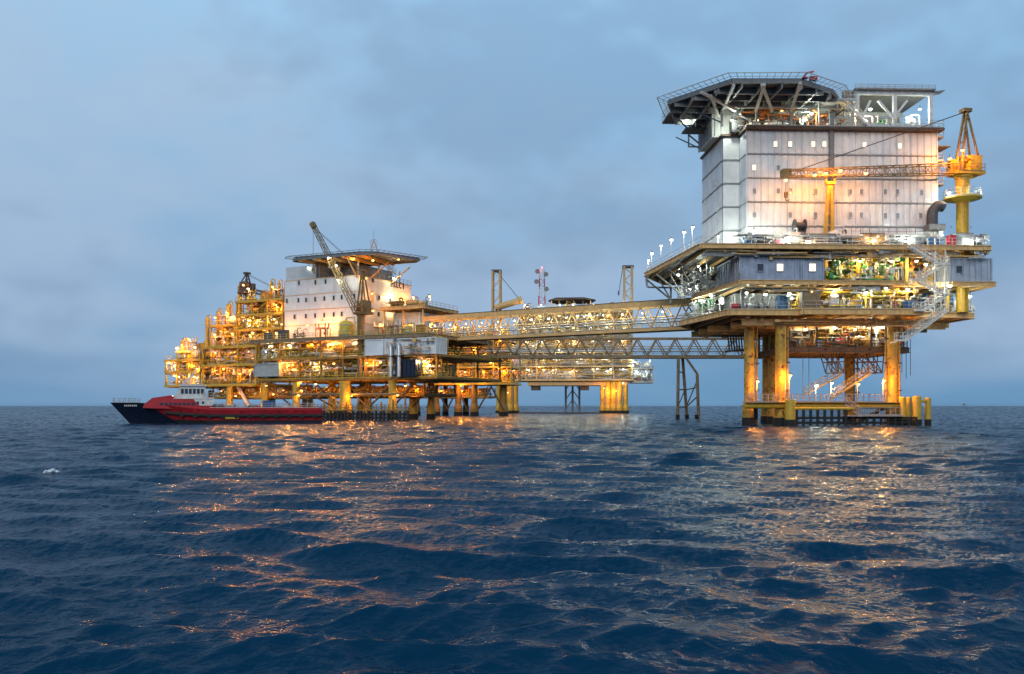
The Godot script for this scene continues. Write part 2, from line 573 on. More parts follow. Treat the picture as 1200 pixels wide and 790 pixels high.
func pump_skid(p: Vector3, m: Material, label: String, group: String) -> void:
	begin("pump_skid", label, "pump", p, group)
	block("base_frame", p + Vector3(-1.3, 0, -0.5), p + Vector3(1.3, 0.25, 0.5), M.grey_steel)
	var b := MB.new()
	b.lathe(p + Vector3(-1.15, 0.75, 0), Vector3.RIGHT, [Vector2(0.01, 0), Vector2(0.3, 0.02), Vector2(0.42, 0.2), Vector2(0.42, 1.0), Vector2(0.2, 1.1), Vector2(0.1, 1.1), Vector2(0.1, 1.5)], 12)
	part("motor", b, m)
	var c := MB.new()
	c.lathe(p + Vector3(0.35, 0.75, 0), Vector3.RIGHT, [Vector2(0.01, 0), Vector2(0.5, 0.05), Vector2(0.5, 0.5), Vector2(0.01, 0.55)], 12)
	c.pipe([p + Vector3(0.6, 1.1, 0), p + Vector3(0.6, 2.0, 0), p + Vector3(1.2, 2.0, 0), p + Vector3(1.2, 2.6, 0)], 0.13, 0.25)
	part("pump_casing", c, M.pale_steel)

func cabinet(p: Vector3, s: Vector3, m: Material, label: String, group: String, called := "equipment_cabinet") -> void:
	begin(called, label, "cabinet", p, group)
	block("body", p + Vector3(-s.x / 2, 0.12, -s.z / 2), p + Vector3(s.x / 2, s.y, s.z / 2), m)
	block("plinth", p + Vector3(-s.x / 2 + 0.05, 0, -s.z / 2 + 0.05), p + Vector3(s.x / 2 - 0.05, 0.12, s.z / 2 - 0.05), M.dark_steel)
	var k := maxi(1, roundi(s.x / 1.1))
	for i in k:
		var x0 := p.x - s.x / 2 + s.x * i / k + 0.05
		var d := block("door", Vector3(x0, p.y + 0.25, p.z + s.z / 2 + 0.003), Vector3(x0 + s.x / k - 0.1, p.y + s.y - 0.12, p.z + s.z / 2 + 0.04), m)
		block("handle", Vector3(x0 + 0.08, p.y + s.y * 0.5, p.z + s.z / 2 + 0.043), Vector3(x0 + 0.14, p.y + s.y * 0.5 + 0.22, p.z + s.z / 2 + 0.09), M.dark_steel, d)
	block("cap", p + Vector3(-s.x / 2 - 0.04, s.y, -s.z / 2 - 0.04), p + Vector3(s.x / 2 + 0.04, s.y + 0.07, s.z / 2 + 0.04), M.grey_steel)

func pipe_rack(p: Vector3, l: float, h: float, n: int, mats: Array, label: String, group: String) -> void:
	# pipes that rise, run along x on goalposts and drop again
	begin("pipe_rack", label, "pipes", p, group)
	for s in [-0.42, 0.0, 0.42]:
		bar("support_post", p + Vector3(l * s, 0, -0.35 * n * 0.5), p + Vector3(l * s, h * 0.62, -0.35 * n * 0.5), 0.14, 0.14, M.ochre)
		bar("support_post", p + Vector3(l * s, 0, 0.35 * n * 0.5), p + Vector3(l * s, h * 0.62, 0.35 * n * 0.5), 0.14, 0.14, M.ochre)
		bar("support_beam", p + Vector3(l * s, h * 0.62, -0.35 * n * 0.5 - 0.2), p + Vector3(l * s, h * 0.62, 0.35 * n * 0.5 + 0.2), 0.14, 0.14, M.ochre)
	for i in n:
		var z := (i - (n - 1) * 0.5) * 0.36
		var r := rng.randf_range(0.09, 0.16)
		var y := h * 0.62 + 0.07 + r
		var x0 := -l * 0.5 + rng.randf() * l * 0.15
		var x1 := l * 0.5 - rng.randf() * l * 0.2
		var pts := [p + Vector3(x0, 0 if i % 2 == 0 else h, z), p + Vector3(x0, y, z), p + Vector3(x1, y, z), p + Vector3(x1, h if i % 3 == 0 else 0.0, z)]
		var b := MB.new()
		b.pipe(pts, r, 0.35)
		var o := part("pipe", b, mats[i % mats.size()])
		if i == n - 1:
			var w := MB.new()
			w.lathe(p + Vector3(x1, h * 0.3, z), Vector3.BACK, [Vector2(0.3, r), Vector2(0.34, r + 0.06), Vector2(0.3, r + 0.12), Vector2(0.04, r + 0.12)], 10)
			part("valve_wheel", w, M.red, o)

func manifold(p: Vector3, l: float, h: float, mats: Array, label: String, group: String) -> void:
	# a header with risers and valves
	begin("valve_manifold", label, "pipes", p, group)
	var hd := MB.new()
	hd.tube(p + Vector3(-l * 0.5, 0.7, 0), p + Vector3(l * 0.5, 0.7, 0), 0.22, 10)
	part("header", hd, mats[0])
	for s in [-0.35, 0.35]:
		block("support", p + Vector3(l * s - 0.12, 0, -0.2), p + Vector3(l * s + 0.12, 0.5, 0.2), M.grey_steel)
	var n := maxi(3, roundi(l / 0.75))
	for i in n:
		var x := -l * 0.5 + l * (i + 0.5) / n
		var b := MB.new()
		var hh := h * rng.randf_range(0.6, 1.0)
		b.pipe([p + Vector3(x, 0.7, 0), p + Vector3(x, hh, 0), p + Vector3(x, hh, -1.0)], 0.1, 0.25)
		var o := part("riser", b, mats[i % mats.size()])
		var w := MB.new()
		w.lathe(p + Vector3(x, hh * 0.55, -0.2), Vector3.BACK, [Vector2(0.01, 0), Vector2(0.2, 0.02), Vector2(0.2, 0.36), Vector2(0.07, 0.4), Vector2(0.05, 0.55), Vector2(0.22, 0.55), Vector2(0.22, 0.6), Vector2(0.01, 0.6)], 10)
		part("valve", w, mats[(i + 1) % mats.size()], o)

func box_container(called: String, lo: Vector3, hi: Vector3, m: Material, label: String, category: String, group := "", ribs := true, doors := true) -> Node3D:
	# a ribbed steel box: corner posts, ribbed long side and ends
	begin(called, label, category, Vector3((lo.x + hi.x) * 0.5, lo.y, (lo.z + hi.z) * 0.5), group)
	block("body", lo + Vector3(0.08, 0.1, 0.08), hi - Vector3(0.08, 0.08, 0.08), m)
	for x in [lo.x, hi.x]:
		for z in [lo.z, hi.z]:
			block("corner_post", Vector3(x - 0.1, lo.y, z - 0.1), Vector3(x + 0.1, hi.y, z + 0.1), m)
	for y in [lo.y, hi.y - 0.2]:
		block("side_rail", Vector3(lo.x + 0.1, y, hi.z - 0.1), Vector3(hi.x - 0.1, y + 0.2, hi.z + 0.08), m)
		for x in [lo.x, hi.x]:
			block("side_rail", Vector3(x - 0.08, y, lo.z + 0.1), Vector3(x + 0.08, y + 0.2, hi.z - 0.1), m)
	if ribs:
		var n := maxi(3, roundi((hi.x - lo.x) / 0.9))
		for i in n:
			var x := lo.x + (hi.x - lo.x) * (i + 0.5) / n
			block("rib", Vector3(x - 0.13, lo.y + 0.2, hi.z - 0.08), Vector3(x + 0.13, hi.y - 0.2, hi.z + 0.04), m)
		n = maxi(3, roundi((hi.z - lo.z) / 0.9))
		for i in n:
			var z := lo.z + (hi.z - lo.z) * (i + 0.5) / n
			for x in [lo.x, hi.x]:
				block("rib", Vector3(x - 0.05, lo.y + 0.2, z - 0.13), Vector3(x + 0.05, hi.y - 0.2, z + 0.13), m)
	return cur

func window_part(c: Vector3, w: float, h: float, facing: Vector3, lit: bool, frame_m: Material, parent: Node = null, dark: Material = null) -> void:
	# a framed pane; facing is the wall's outward direction
	var side := Vector3.UP.cross(facing)
	var bs := Basis(side, Vector3.UP, facing)
	var o := Node3D.new()
	o.name = "window"
	(parent if parent else cur).add_child(o, true)
	var f := MB.new()
	var t := 0.08
	f.box(c + Vector3.UP * (h / 2 + t / 2) + facing * 0.04, Vector3(w + 2 * t, t, 0.1), bs)
	f.box(c - Vector3.UP * (h / 2 + t / 2) + facing * 0.05, Vector3(w + 2 * t, t, 0.14), bs)
	f.box(c + side * (w / 2 + t / 2) + facing * 0.04, Vector3(t, h, 0.1), bs)
	f.box(c - side * (w / 2 + t / 2) + facing * 0.04, Vector3(t, h, 0.1), bs)
	part("frame", f, frame_m, o)
	var g := MB.new()
	g.box(c + facing * 0.012, Vector3(w, h, 0.02), bs)
	part("pane", g, M.lit_window if lit else (dark if dark else M.glass_dark), o)

func clutter(lo: Vector3, hi: Vector3, count: int, mats: Array) -> void:
	# dense small-bore pipework, valves and boxes, one joined part for each paint
	var d := hi - lo
	for m in mats:
		var b := MB.new()
		for i in count:
			var p := lo + d * Vector3(rng.randf(), rng.randf(), rng.randf())
			var r := rng.randf_range(0.05, 0.13) * (1.6 if rng.randf() < 0.15 else 1.0)
			var pts := [p]
			var ax := rng.randi() % 3
			for k in rng.randi_range(1, 3):
				var q: Vector3 = pts[-1]
				q[ax] = clampf(q[ax] + rng.randfn(0.0, d[ax] * (0.16 if ax == 0 else 0.45)), lo[ax], hi[ax])
				if q.distance_to(pts[-1]) > 0.5: pts.append(q)
				ax = (ax + 1 + rng.randi() % 2) % 3
			if pts.size() < 2: continue
			b.pipe(pts, r, 0.2, 6)
			if rng.randf() < 0.5:
				var c: Vector3 = pts[0].lerp(pts[1], 0.5)
				var dir: Vector3 = (pts[1] - pts[0]).normalized()
				b.tube(c - dir * 0.18, c + dir * 0.18, r * 2.1, 8)
			if rng.randf() < 0.25:
				b.box(p, Vector3(rng.randf_range(0.3, 0.8), rng.randf_range(0.3, 0.9), rng.randf_range(0.2, 0.5)))
		var o := part("pipework", b, m)
		o.set_meta("kind", "stuff")

func tangle(x0: float, x1: float, y0: float, y1: float, z0: float, z1: float, count: int, mats: Array, label: String) -> void:
	begin("pipe_tangle", label, "pipes", Vector3((x0 + x1) * 0.5, y0, (z0 + z1) * 0.5))
	clutter(Vector3(x0, y0, z0), Vector3(x1, y1, z1), count, mats)

# ---- an open multi-deck steel module filled with machinery
var clutter_rate := 4.0
var edge_h := 0.42
func module(called: String, name_words: String, x0: float, x1: float, z0: float, z1: float, ys: Array, bay: float, sm: Material, em: Array, seed_: int, lamps: Array, energy: float, fill := 1.0, roof := true) -> void:
	rng.seed = seed_
	begin(called, "open railed steel decks of %s" % name_words, "deck module", Vector3((x0 + x1) * 0.5, ys[0], (z0 + z1) * 0.5))
	var me := cur
	var nx := maxi(1, roundi((x1 - x0) / bay))
	for k in ys.size():
		var y: float = ys[k]
		if k == ys.size() - 1 and not roof: break
		block("deck_plate", Vector3(x0, y - 0.15, z0), Vector3(x1, y, z1), M.deck)
		block("edge_beam", Vector3(x0 - 0.1, y - edge_h, z1), Vector3(x1 + 0.1, y + 0.08, z1 + 0.16), sm)
		block("edge_beam", Vector3(x0 - 0.1, y - edge_h, z0 - 0.16), Vector3(x1 + 0.1, y + 0.08, z0), sm)
		for x in [x0 - 0.12, x1]:
			block("edge_beam", Vector3(x, y - edge_h + 0.03, z0), Vector3(x + 0.12, y + 0.08, z1), sm)
		var j := MB.new()
		var nj := maxi(2, roundi((x1 - x0) / 2.2))
		for i in nj:
			var x := lerpf(x0, x1, (i + 0.5) / nj)
			j.bounds(Vector3(x - 0.09, y - 0.55, z0), Vector3(x + 0.09, y - 0.151, z1))
		part("joists", j, M.tan_steel)
		var r := MB.new()
		r.rail(Vector3(x0, y, z1 - 0.06), Vector3(x1, y, z1 - 0.06))
		r.rail(Vector3(x0 + 0.06, y, z0), Vector3(x0 + 0.06, y, z1))
		r.rail(Vector3(x1 - 0.06, y, z0), Vector3(x1 - 0.06, y, z1))
		part("railing", r, M.bright_yellow if sm == M.yellow or sm == M.ochre else M.pale_steel)
	for i in nx + 1:
		var x := lerpf(x0 + 0.2, x1 - 0.2, float(i) / nx)
		for z in [z0 + 0.2, z1 - 0.25]:
			for k in ys.size() - 1:
				bar("column", Vector3(x, ys[k], z), Vector3(x, ys[k + 1] - 0.15, z), 0.34, 0.34, sm)
				if z > z0 + 1 and i < nx and (i + k + seed_) % 2 == 0:
					var xn := lerpf(x0 + 0.2, x1 - 0.2, float(i + 1) / nx)
					rod("brace", Vector3(x, ys[k], z), Vector3(xn, ys[k + 1] - 0.5, z), 0.12, sm)
	for k in ys.size() - 1:
		clutter(Vector3(x0 + 0.5, ys[k] + 0.1, z1 - 5.0), Vector3(x1 - 0.5, ys[k + 1] - 0.6, z1 - 0.6), roundi((x1 - x0) * clutter_rate), [em[0], em[mini(4, em.size() - 1)], em[2]])
		for i in nx:
			if rng.randf() < 0.5:
				var xa := lerpf(x0 + 0.2, x1 - 0.2, float(i) / nx)
				var xb := lerpf(x0 + 0.2, x1 - 0.2, float(i + 1) / nx)
				var zz := lerpf(z0, z1, 0.35)
				block("bulkhead", Vector3(xa, ys[k], zz - 0.1), Vector3(xb - 0.1, ys[k] + (ys[k + 1] - ys[k] - 0.8) * rng.randf_range(0.6, 1.0), zz), em[rng.randi() % em.size()])
	# machinery, front rank then back rank
	for k in ys.size():
		if k == ys.size() - 1 and not roof: break
		var room: float = (ys[k + 1] - ys[k] - 1.0) if k < ys.size() - 1 else 4.0
		var lvl: String = ["lowest", "second", "third", "fourth", "fifth", "sixth"][k] if k < ys.size() - 1 else "uppermost"
		for rank in 2:
			var z := z1 - 2.2 - rank * minf(4.5, (z1 - z0) * 0.45)
			if z < z0 + 0.8: continue
			var x := x0 + 0.8 + rng.randf() * 1.5
			while x < x1 - 1.5:
				var w := rng.randf_range(2.2, 5.0)
				if x + w > x1 - 0.5: w = x1 - 0.5 - x
				if w < 1.6: break
				if rng.randf() < fill:
					var p := Vector3(x + w * 0.5, ys[k], z)
					var at := "on the %s deck of %s" % [lvl, name_words]
					var kind := rng.randi() % 7
					var m: Material = em[rng.randi() % em.size()]
					var cw: String = m.resource_name.replace("_", " ").replace("steel", "painted").replace("panel", "painted")
					if kind == 0: vessel_up(p, minf(0.9, w * 0.28), minf(room * 0.95, rng.randf_range(2.5, 5.5)), m, "%s upright vessel %s" % [cw, at], "upright vessels " + at)
					elif kind == 1: vessel_flat(p, minf(0.95, room * 0.3), w * 0.9, m, "%s lying drum %s" % [cw, at], "lying drums " + at)
					elif kind == 2: pump_skid(p, m, "%s motor pump skid %s" % [cw, at], "pump skids " + at)
					elif kind == 3: cabinet(p, Vector3(minf(w * 0.7, 2.6), minf(2.1, room * 0.8), 1.0), m, "%s equipment cabinet %s" % [cw, at], "cabinets " + at)
					elif kind == 4: manifold(p, w * 0.95, minf(room, 2.8), [m, M.yellow, M.pale_steel], "%s valve manifold %s" % [cw, at], "valve manifolds " + at)
					else: pipe_rack(p, w, minf(room, 3.6), 4, [m, M.bright_yellow, M.silver, M.pale_steel], "%s pipe rack %s" % [cw, at], "pipe racks " + at)
				x += w + rng.randf_range(0.2, 0.9)
		# lamps under the deck above, or on posts on the top
		var nl := maxi(1, roundi((x1 - x0) / 6.0))
		for i in nl:
			var x := lerpf(x0, x1, (i + 0.5) / nl) + rng.randf_range(-1.0, 1.0)
			var kind: String = lamps[rng.randi() % lamps.size()]
			if k < ys.size() - 1: lamp(Vector3(x, ys[k + 1] - 1.25, z1 - 1.0), kind, energy * rng.randf_range(0.6, 1.3), "under the decks of " + name_words)
			else: lamp(Vector3(x, ys[k] + 3.0, z1 - 0.8), kind, energy * rng.randf_range(0.6, 1.3), "along the top of " + name_words, 3.0)
	cur = me

# ---------------------------------------------------------------- the scene
func _ready() -> void:
	# camera: level, lens shifted so that the horizon lies below the middle, as in the photograph
	var cam := Camera3D.new()
	cam.name = "camera"
	add_child(cam)
	cam.position = Vector3(0, EYE, 0)
	cam.near = 0.5
	cam.far = 60000.0
	cam.projection = Camera3D.PROJECTION_FRUSTUM
	cam.size = 790.0 / FPX * cam.near
	cam.frustum_offset = Vector2(0, (HORIZON - 395.0) / FPX * cam.near)
	cam.current = true
	# dusk sky under thin broken cloud
	var env := Environment.new()
	env.background_mode = Environment.BG_SKY
	var sky := Sky.new()
	var pan := PanoramaSkyMaterial.new()
	pan.panorama = sky_picture()
	sky.sky_material = pan
	env.sky = sky
	env.background_energy_multiplier = 1.0
	env.ambient_light_source = Environment.AMBIENT_SOURCE_SKY
	env.reflected_light_source = Environment.REFLECTION_SOURCE_SKY
	env.tonemap_mode = Environment.TONE_MAPPER_LINEAR
	env.tonemap_exposure = 1.0
	env.sdfgi_enabled = true
	env.ssao_enabled = true
	env.ssil_enabled = true
	var we := WorldEnvironment.new()
	we.name = "environment"
	we.environment = env
	add_child(we)
	var sun := DirectionalLight3D.new()
	sun.name = "sun"
	sun.light_energy = 0.5
	sun.light_color = Color(1.0, 0.98, 0.95)
	sun.light_angular_distance = 40.0
	sun.shadow_enabled = true
	add_child(sun)
	sun.look_at_from_position(Vector3.ZERO, Vector3(0.25, -0.42, -0.87), Vector3.UP)
	# the rest
	make_materials()
	var ub := MB.new()
	ub.box(Vector3.ZERO, Vector3.ONE)
	unit_box = ub.mesh()
	var ut := MB.new()
	ut.tube(Vector3(0, 0, -0.5), Vector3(0, 0, 0.5), 1.0, 14)
	unit_tube = ut.mesh()
	build_sea()
	lamp_gain = 0.8
	build_quarters_platform()
	build_bridges()
	lamp_gain = 0.52
	build_production_platform()
	build_middle_platform()
	lamp_gain = 0.4
	build_far_platform()
	build_boat()
	build_small_things()

func sky_picture() -> ImageTexture:
	var w := 1536
	var h := 768
	var a := FastNoiseLite.new()
	a.seed = 5
	a.frequency = 0.55
	a.fractal_octaves = 5
	a.fractal_gain = 0.48
	var b := FastNoiseLite.new()
	b.seed = 19
	b.frequency = 1.4
	b.fractal_octaves = 4
	var data := PackedFloat32Array()
	data.resize(w * h * 3)
	var k := 0
	for j in h:
		var el := (0.5 - (j + 0.5) / h) * PI
		var up := maxf(0.0, sin(el))
		var ce := cos(el)
		# clear dusk air: deeper blue at the horizon, paler above
		var t := clampf(up / 0.42, 0, 1)
		var base := Vector3(0.14, 0.30, 0.50).lerp(Vector3(0.35, 0.6, 0.86), t)
		if el < 0.0: base = Vector3(0.1, 0.2, 0.32)
		var far := 1.0 / (up + 0.16)
		for i in w:
			var az := TAU * (i + 0.5) / w
			var x := sin(az) * ce
			var z := -cos(az) * ce
			var c := base
			if el > -0.02:
				var n := a.get_noise_3d(x * far * 0.55, up * 1.2, z * far * 0.55)
				var m := b.get_noise_3d(x * 1.25 + 2.0, up * 3.0, z * 1.25)
				var f := b.get_noise_3d(x * 9.0 + 7.0, up * 16.0, z * 9.0)
				var low := smoothstep(0.0, 0.1, up + 0.03)
				# pale thin cloud, slightly lavender
				var pale := Vector3(0.38, 0.50, 0.68).lerp(Vector3(0.46, 0.60, 0.77), up * 1.4)
				c = base.lerp(pale, smoothstep(-0.28, 0.4, n + 0.45 * m + 0.15 * f) * 0.72 * low)
				# thicker blue-grey banks
				var bank := Vector3(0.14, 0.25, 0.42).lerp(Vector3(0.22, 0.35, 0.54), up * 1.4)
				c = c.lerp(bank, smoothstep(-0.1, 0.5, m * 0.8 - n * 0.45 + 0.32 * f) * 0.44 * low)
			data[k] = c.x
			data[k + 1] = c.y
			data[k + 2] = c.z
			k += 3
	var im := Image.create_from_data(w, h, false, Image.FORMAT_RGBF, data.to_byte_array())
	return ImageTexture.create_from_image(im)

# ---------------------------------------------------------------- the sea
func wave_tile(n: int, length: float, lmin: float, lmax: float, count: int, slope: float, spread: float, sd: int) -> Array:
	# a periodic patch of crossing wind waves: sideways shift x, z and height, n by n samples
	var r := RandomNumberGenerator.new()
	r.seed = sd
	var hx := PackedFloat32Array()
	var hy := PackedFloat32Array()
	var hz := PackedFloat32Array()
	hx.resize(n * n)
	hy.resize(n * n)
	hz.resize(n * n)
	var table := PackedFloat32Array()
	table.resize(n)
	for i in n: table[i] = sin(TAU * i / n)
	for c in count:
		var lam := lmin * pow(lmax / lmin, (c + r.randf()) / count)
		var ang := r.randfn(0.0, spread) + PI * 0.5
		var kx := roundi(cos(ang) * length / lam)
		var kz := roundi(sin(ang) * length / lam)
		if kx == 0 and kz == 0: kz = 1
		var kk := Vector2(kx, kz) * TAU / length
		var kl := kk.length()
		var amp := slope / kl / sqrt(float(count)) * r.randf_range(0.6, 1.4)
		var ph := r.randi() % n
		var ux := kk.x / kl * amp
		var uz := kk.y / kl * amp
		var q := n / 4
		for j in n:
			var row := posmod(kz * j + ph, n)
			var o := j * n
			for i in n:
				var p := posmod(row + kx * i, n)
				var s := table[p]
				hy[o + i] += amp * table[(p + q) % n]
				hx[o + i] -= ux * s
				hz[o + i] -= uz * s
	return [hx, hy, hz]

func build_sea() -> void:
	var tiles := [
		{"t": wave_tile(160, 61.0, 5.0, 16.0, 26, 0.045, 0.45, 4), "n": 160, "l": 61.0, "a": 0.2, "q": 1.0, "cell": 3.0, "slope": 0.06},
		{"t": wave_tile(192, 23.0, 0.9, 3.8, 46, 0.28, 0.44, 9), "n": 192, "l": 23.0, "a": -0.28, "q": 1.2, "cell": 1.3, "slope": 0.26},
		{"t": wave_tile(192, 8.3, 0.28, 1.0, 48, 0.31, 0.6, 15), "n": 192, "l": 8.3, "a": 0.55, "q": 1.0, "cell": 0.22, "slope": 0.13},
	]
	var gust := FastNoiseLite.new()
	gust.seed = 31
	gust.frequency = 0.03
	gust.fractal_octaves = 3
	var zs := PackedFloat32Array([900.0, 300.0, 100.0, 30.0, 10.0, 2.0, -2.0])
	var z := 3.5
	while z < 700.0:
		zs.append(-z)
		z += minf(0.055 + z * z / 1900.0, 0.06 + 0.0065 * z)
	while z < 9000.0:
		zs.append(-z)
		z *= 1.03
	for e in [12000.0, 30000.0]: zs.append(-e)
	var cols := 560
	var rows := zs.size()
	var pv := PackedVector3Array()
	var uv := PackedVector2Array()
	var miss := PackedFloat32Array()
	miss.resize(rows)
	pv.resize(rows * cols)
	uv.resize(rows * cols)
	for j in rows:
		var zz := zs[j]
		var dz := absf(zs[mini(j + 1, rows - 1)] - zz)
		var half := 7.0 + 0.78 * absf(zz) if zz < 0.0 else 7.0 + 2.0 * zz
		var dx := half * 2.0 / (cols - 1)
		var cell := maxf(dz, dx)
		for t in tiles:
			var w := 1.0 - smoothstep(t.cell * 0.5, t.cell, cell)
			miss[j] += (1.0 - w * w) * t.slope * t.slope
		for i in cols:
			var x := -half + dx * i
			var s := Vector3.ZERO
			if zz < 0.0 and zz > -900.0:
				var g := 0.85 + 0.55 * gust.get_noise_2d(x, zz * 1.5)
				for t in tiles:
					var w := 1.0 - smoothstep(t.cell * 0.5, t.cell, cell)
					if w <= 0.0: continue
					w *= g
					var l: float = t.l
					var n: int = t.n
					var ca := cos(t.a)
					var sa := sin(t.a)
					var u := (x * ca - zz * sa) / l * n
					var v := (x * sa + zz * ca) / l * n
					var iu := floori(u)
					var iv := floori(v)
					var fu := u - iu
					var fv := v - iv
					var u0 := posmod(iu, n)
					var u1 := (u0 + 1) % n
					var v0 := posmod(iv, n) * n
					var v1 := posmod(iv + 1, n) * n
					var hx: PackedFloat32Array = t.t[0]
					var hy: PackedFloat32Array = t.t[1]
					var hz: PackedFloat32Array = t.t[2]
					var w00 := (1 - fu) * (1 - fv)
					var w10 := fu * (1 - fv)
					var w01 := (1 - fu) * fv
					var w11 := fu * fv
					var ox := hx[v0 + u0] * w00 + hx[v0 + u1] * w10 + hx[v1 + u0] * w01 + hx[v1 + u1] * w11
					var oy := hy[v0 + u0] * w00 + hy[v0 + u1] * w10 + hy[v1 + u0] * w01 + hy[v1 + u1] * w11
					var oz := hz[v0 + u0] * w00 + hz[v0 + u1] * w10 + hz[v1 + u0] * w01 + hz[v1 + u1] * w11
					var q: float = t.q * w
					s += Vector3((ox * ca + oz * sa) * q, oy * w, (-ox * sa + oz * ca) * q)
			pv[j * cols + i] = Vector3(x, 0, zz) + s
			uv[j * cols + i] = Vector2(x, zz) * 0.4
	var rw := RandomNumberGenerator.new()
	rw.seed = 8
	var nv := PackedVector3Array()
	nv.resize(rows * cols)
	for j in rows:
		var ja := maxi(j - 1, 0) * cols
		var jb := mini(j + 1, rows - 1) * cols
		for i in cols:
			var du := pv[j * cols + mini(i + 1, cols - 1)] - pv[j * cols + maxi(i - 1, 0)]
			var dv := pv[jb + i] - pv[ja + i]
			# waves too fine for the mesh here still tilt the surface
			var sg := sqrt(miss[j]) * 0.75
			nv[j * cols + i] = (du.cross(dv).normalized() + Vector3(rw.randfn(0.0, sg * 0.7), 0, rw.randfn(0.0, sg))).normalized()
	var ix := PackedInt32Array()
	ix.resize((rows - 1) * (cols - 1) * 6)
	var k := 0
	for j in rows - 1:
		for i in cols - 1:
			var a := j * cols + i
			ix[k] = a
			ix[k + 1] = a + cols
			ix[k + 2] = a + cols + 1
			ix[k + 3] = a
			ix[k + 4] = a + cols + 1
			ix[k + 5] = a + 1
			k += 6
	# rows run away from the camera, columns to the right: du cross dv points up
	if nv[0].y < 0.0: print("sea normals point down")
	var arr := []
	arr.resize(Mesh.ARRAY_MAX)
	arr[Mesh.ARRAY_VERTEX] = pv
	arr[Mesh.ARRAY_NORMAL] = nv
	arr[Mesh.ARRAY_TEX_UV] = uv
	arr[Mesh.ARRAY_INDEX] = ix
	var me := ArrayMesh.new()
	me.add_surface_from_arrays(Mesh.PRIMITIVE_TRIANGLES, arr)
	var m := StandardMaterial3D.new()
	m.resource_name = "sea_water"
	m.albedo_color = lin(0.001, 0.027, 0.06)
	m.roughness = 0.2
	m.metallic_specular = 0.095
	var rn := FastNoiseLite.new()
	rn.seed = 77
	rn.frequency = 0.012
	rn.fractal_octaves = 4
	rn.fractal_gain = 0.55
	var im := rn.get_seamless_image(512, 512)
	im.bump_map_to_normal_map(10.0)
	m.normal_enabled = true
	m.normal_texture = tex(im)
	m.normal_scale = 0.7
	var o := MeshInstance3D.new()
	o.name = "sea"
	o.mesh = me
	o.material_override = m
	o.set_meta("kind", "structure")
	o.set_meta("label", "dark blue choppy sea reaching to the horizon")
	add_child(o)

# ---------------------------------------------------------------- the tall platform with the big white quarters block
func railing_loop(pts: Array, m: Material, h := 1.1) -> void:
	for i in pts.size() - 1:
		var r := MB.new()
		r.rail(pts[i], pts[i + 1], h)
		part("railing", r, m)

func flat_deck(called: String, label: String, poly: PackedVector2Array, top: float, depth: float, em: Material, rail_edges: Array, rm: Material) -> void:
	# a steel deck: plate, an edge beam along each side, joists under it and railings
	var c := Vector2.ZERO
	for p in poly: c += p
	c /= poly.size()
	begin(called, label, "platform deck", Vector3(c.x, top - depth, c.y))
	var b := MB.new()
	b.prism(poly, top - 0.2, top)
	part("deck_plate", b, M.deck)
	for i in poly.size():
		var p := poly[i]
		var q := poly[(i + 1) % poly.size()]
		var o := (q - p).orthogonal().normalized()
		if o.dot((p + q) * 0.5 - c) < 0: o = -o
		o *= 0.13
		var pa := Vector3(p.x + o.x, top - depth * 0.5 + 0.04, p.y + o.y)
		var qa := Vector3(q.x + o.x, top - depth * 0.5 + 0.04, q.y + o.y)
		bar("edge_beam", pa, qa, 0.2, depth - 0.2, em)
		bar("top_flange", pa + Vector3.UP * (depth * 0.5 - 0.05), qa + Vector3.UP * (depth * 0.5 - 0.05), 0.5, 0.1, em)
		bar("bottom_flange", pa + Vector3.DOWN * (depth * 0.5 - 0.05), qa + Vector3.DOWN * (depth * 0.5 - 0.05), 0.5, 0.1, em)
		var k := maxi(2, roundi(p.distance_to(q) / 2.2))
		var sb := along(Vector3(o.x, 0, o.y), Vector3.ZERO)
		for j in k:
			var c0 := pa.lerp(qa, (j + 0.5) / k) + Vector3(o.x, 0, o.y) * 1.3
			shared("stiffener", unit_box, em, Transform3D(Basis(sb.x * 0.1, sb.y * (depth - 0.21), sb.z * 0.13), c0))
	var lo := poly[0]
	var hi := poly[0]
	for p in poly:
		lo = lo.min(p)
		hi = hi.max(p)
	var n := roundi((hi.x - lo.x) / 2.4)
	for i in n:
		var x := lerpf(lo.x, hi.x, (i + 0.5) / n)
		var cut := Geometry2D.intersect_polyline_with_polygon(PackedVector2Array([Vector2(x, lo.y - 1), Vector2(x, hi.y + 1)]), poly)
		for l in cut:
			bar("joist", Vector3(x, top - 0.2 - depth * 0.35, l[0].y), Vector3(x, top - 0.2 - depth * 0.35, l[1].y), 0.22, depth * 0.7, M.tan_steel)
	for e in rail_edges:
		var p := poly[e]
		var q := poly[(e + 1) % poly.size()]
		var r := MB.new()
		var s := (c - (p + q) * 0.5).normalized() * 0.1
		r.rail(Vector3(p.x + s.x, top, p.y + s.y), Vector3(q.x + s.x, top, q.y + s.y))
		part("railing", r, rm)

func jacket(label: String, at: Vector3) -> void:
	begin("jacket_structure", label, "jacket", at)

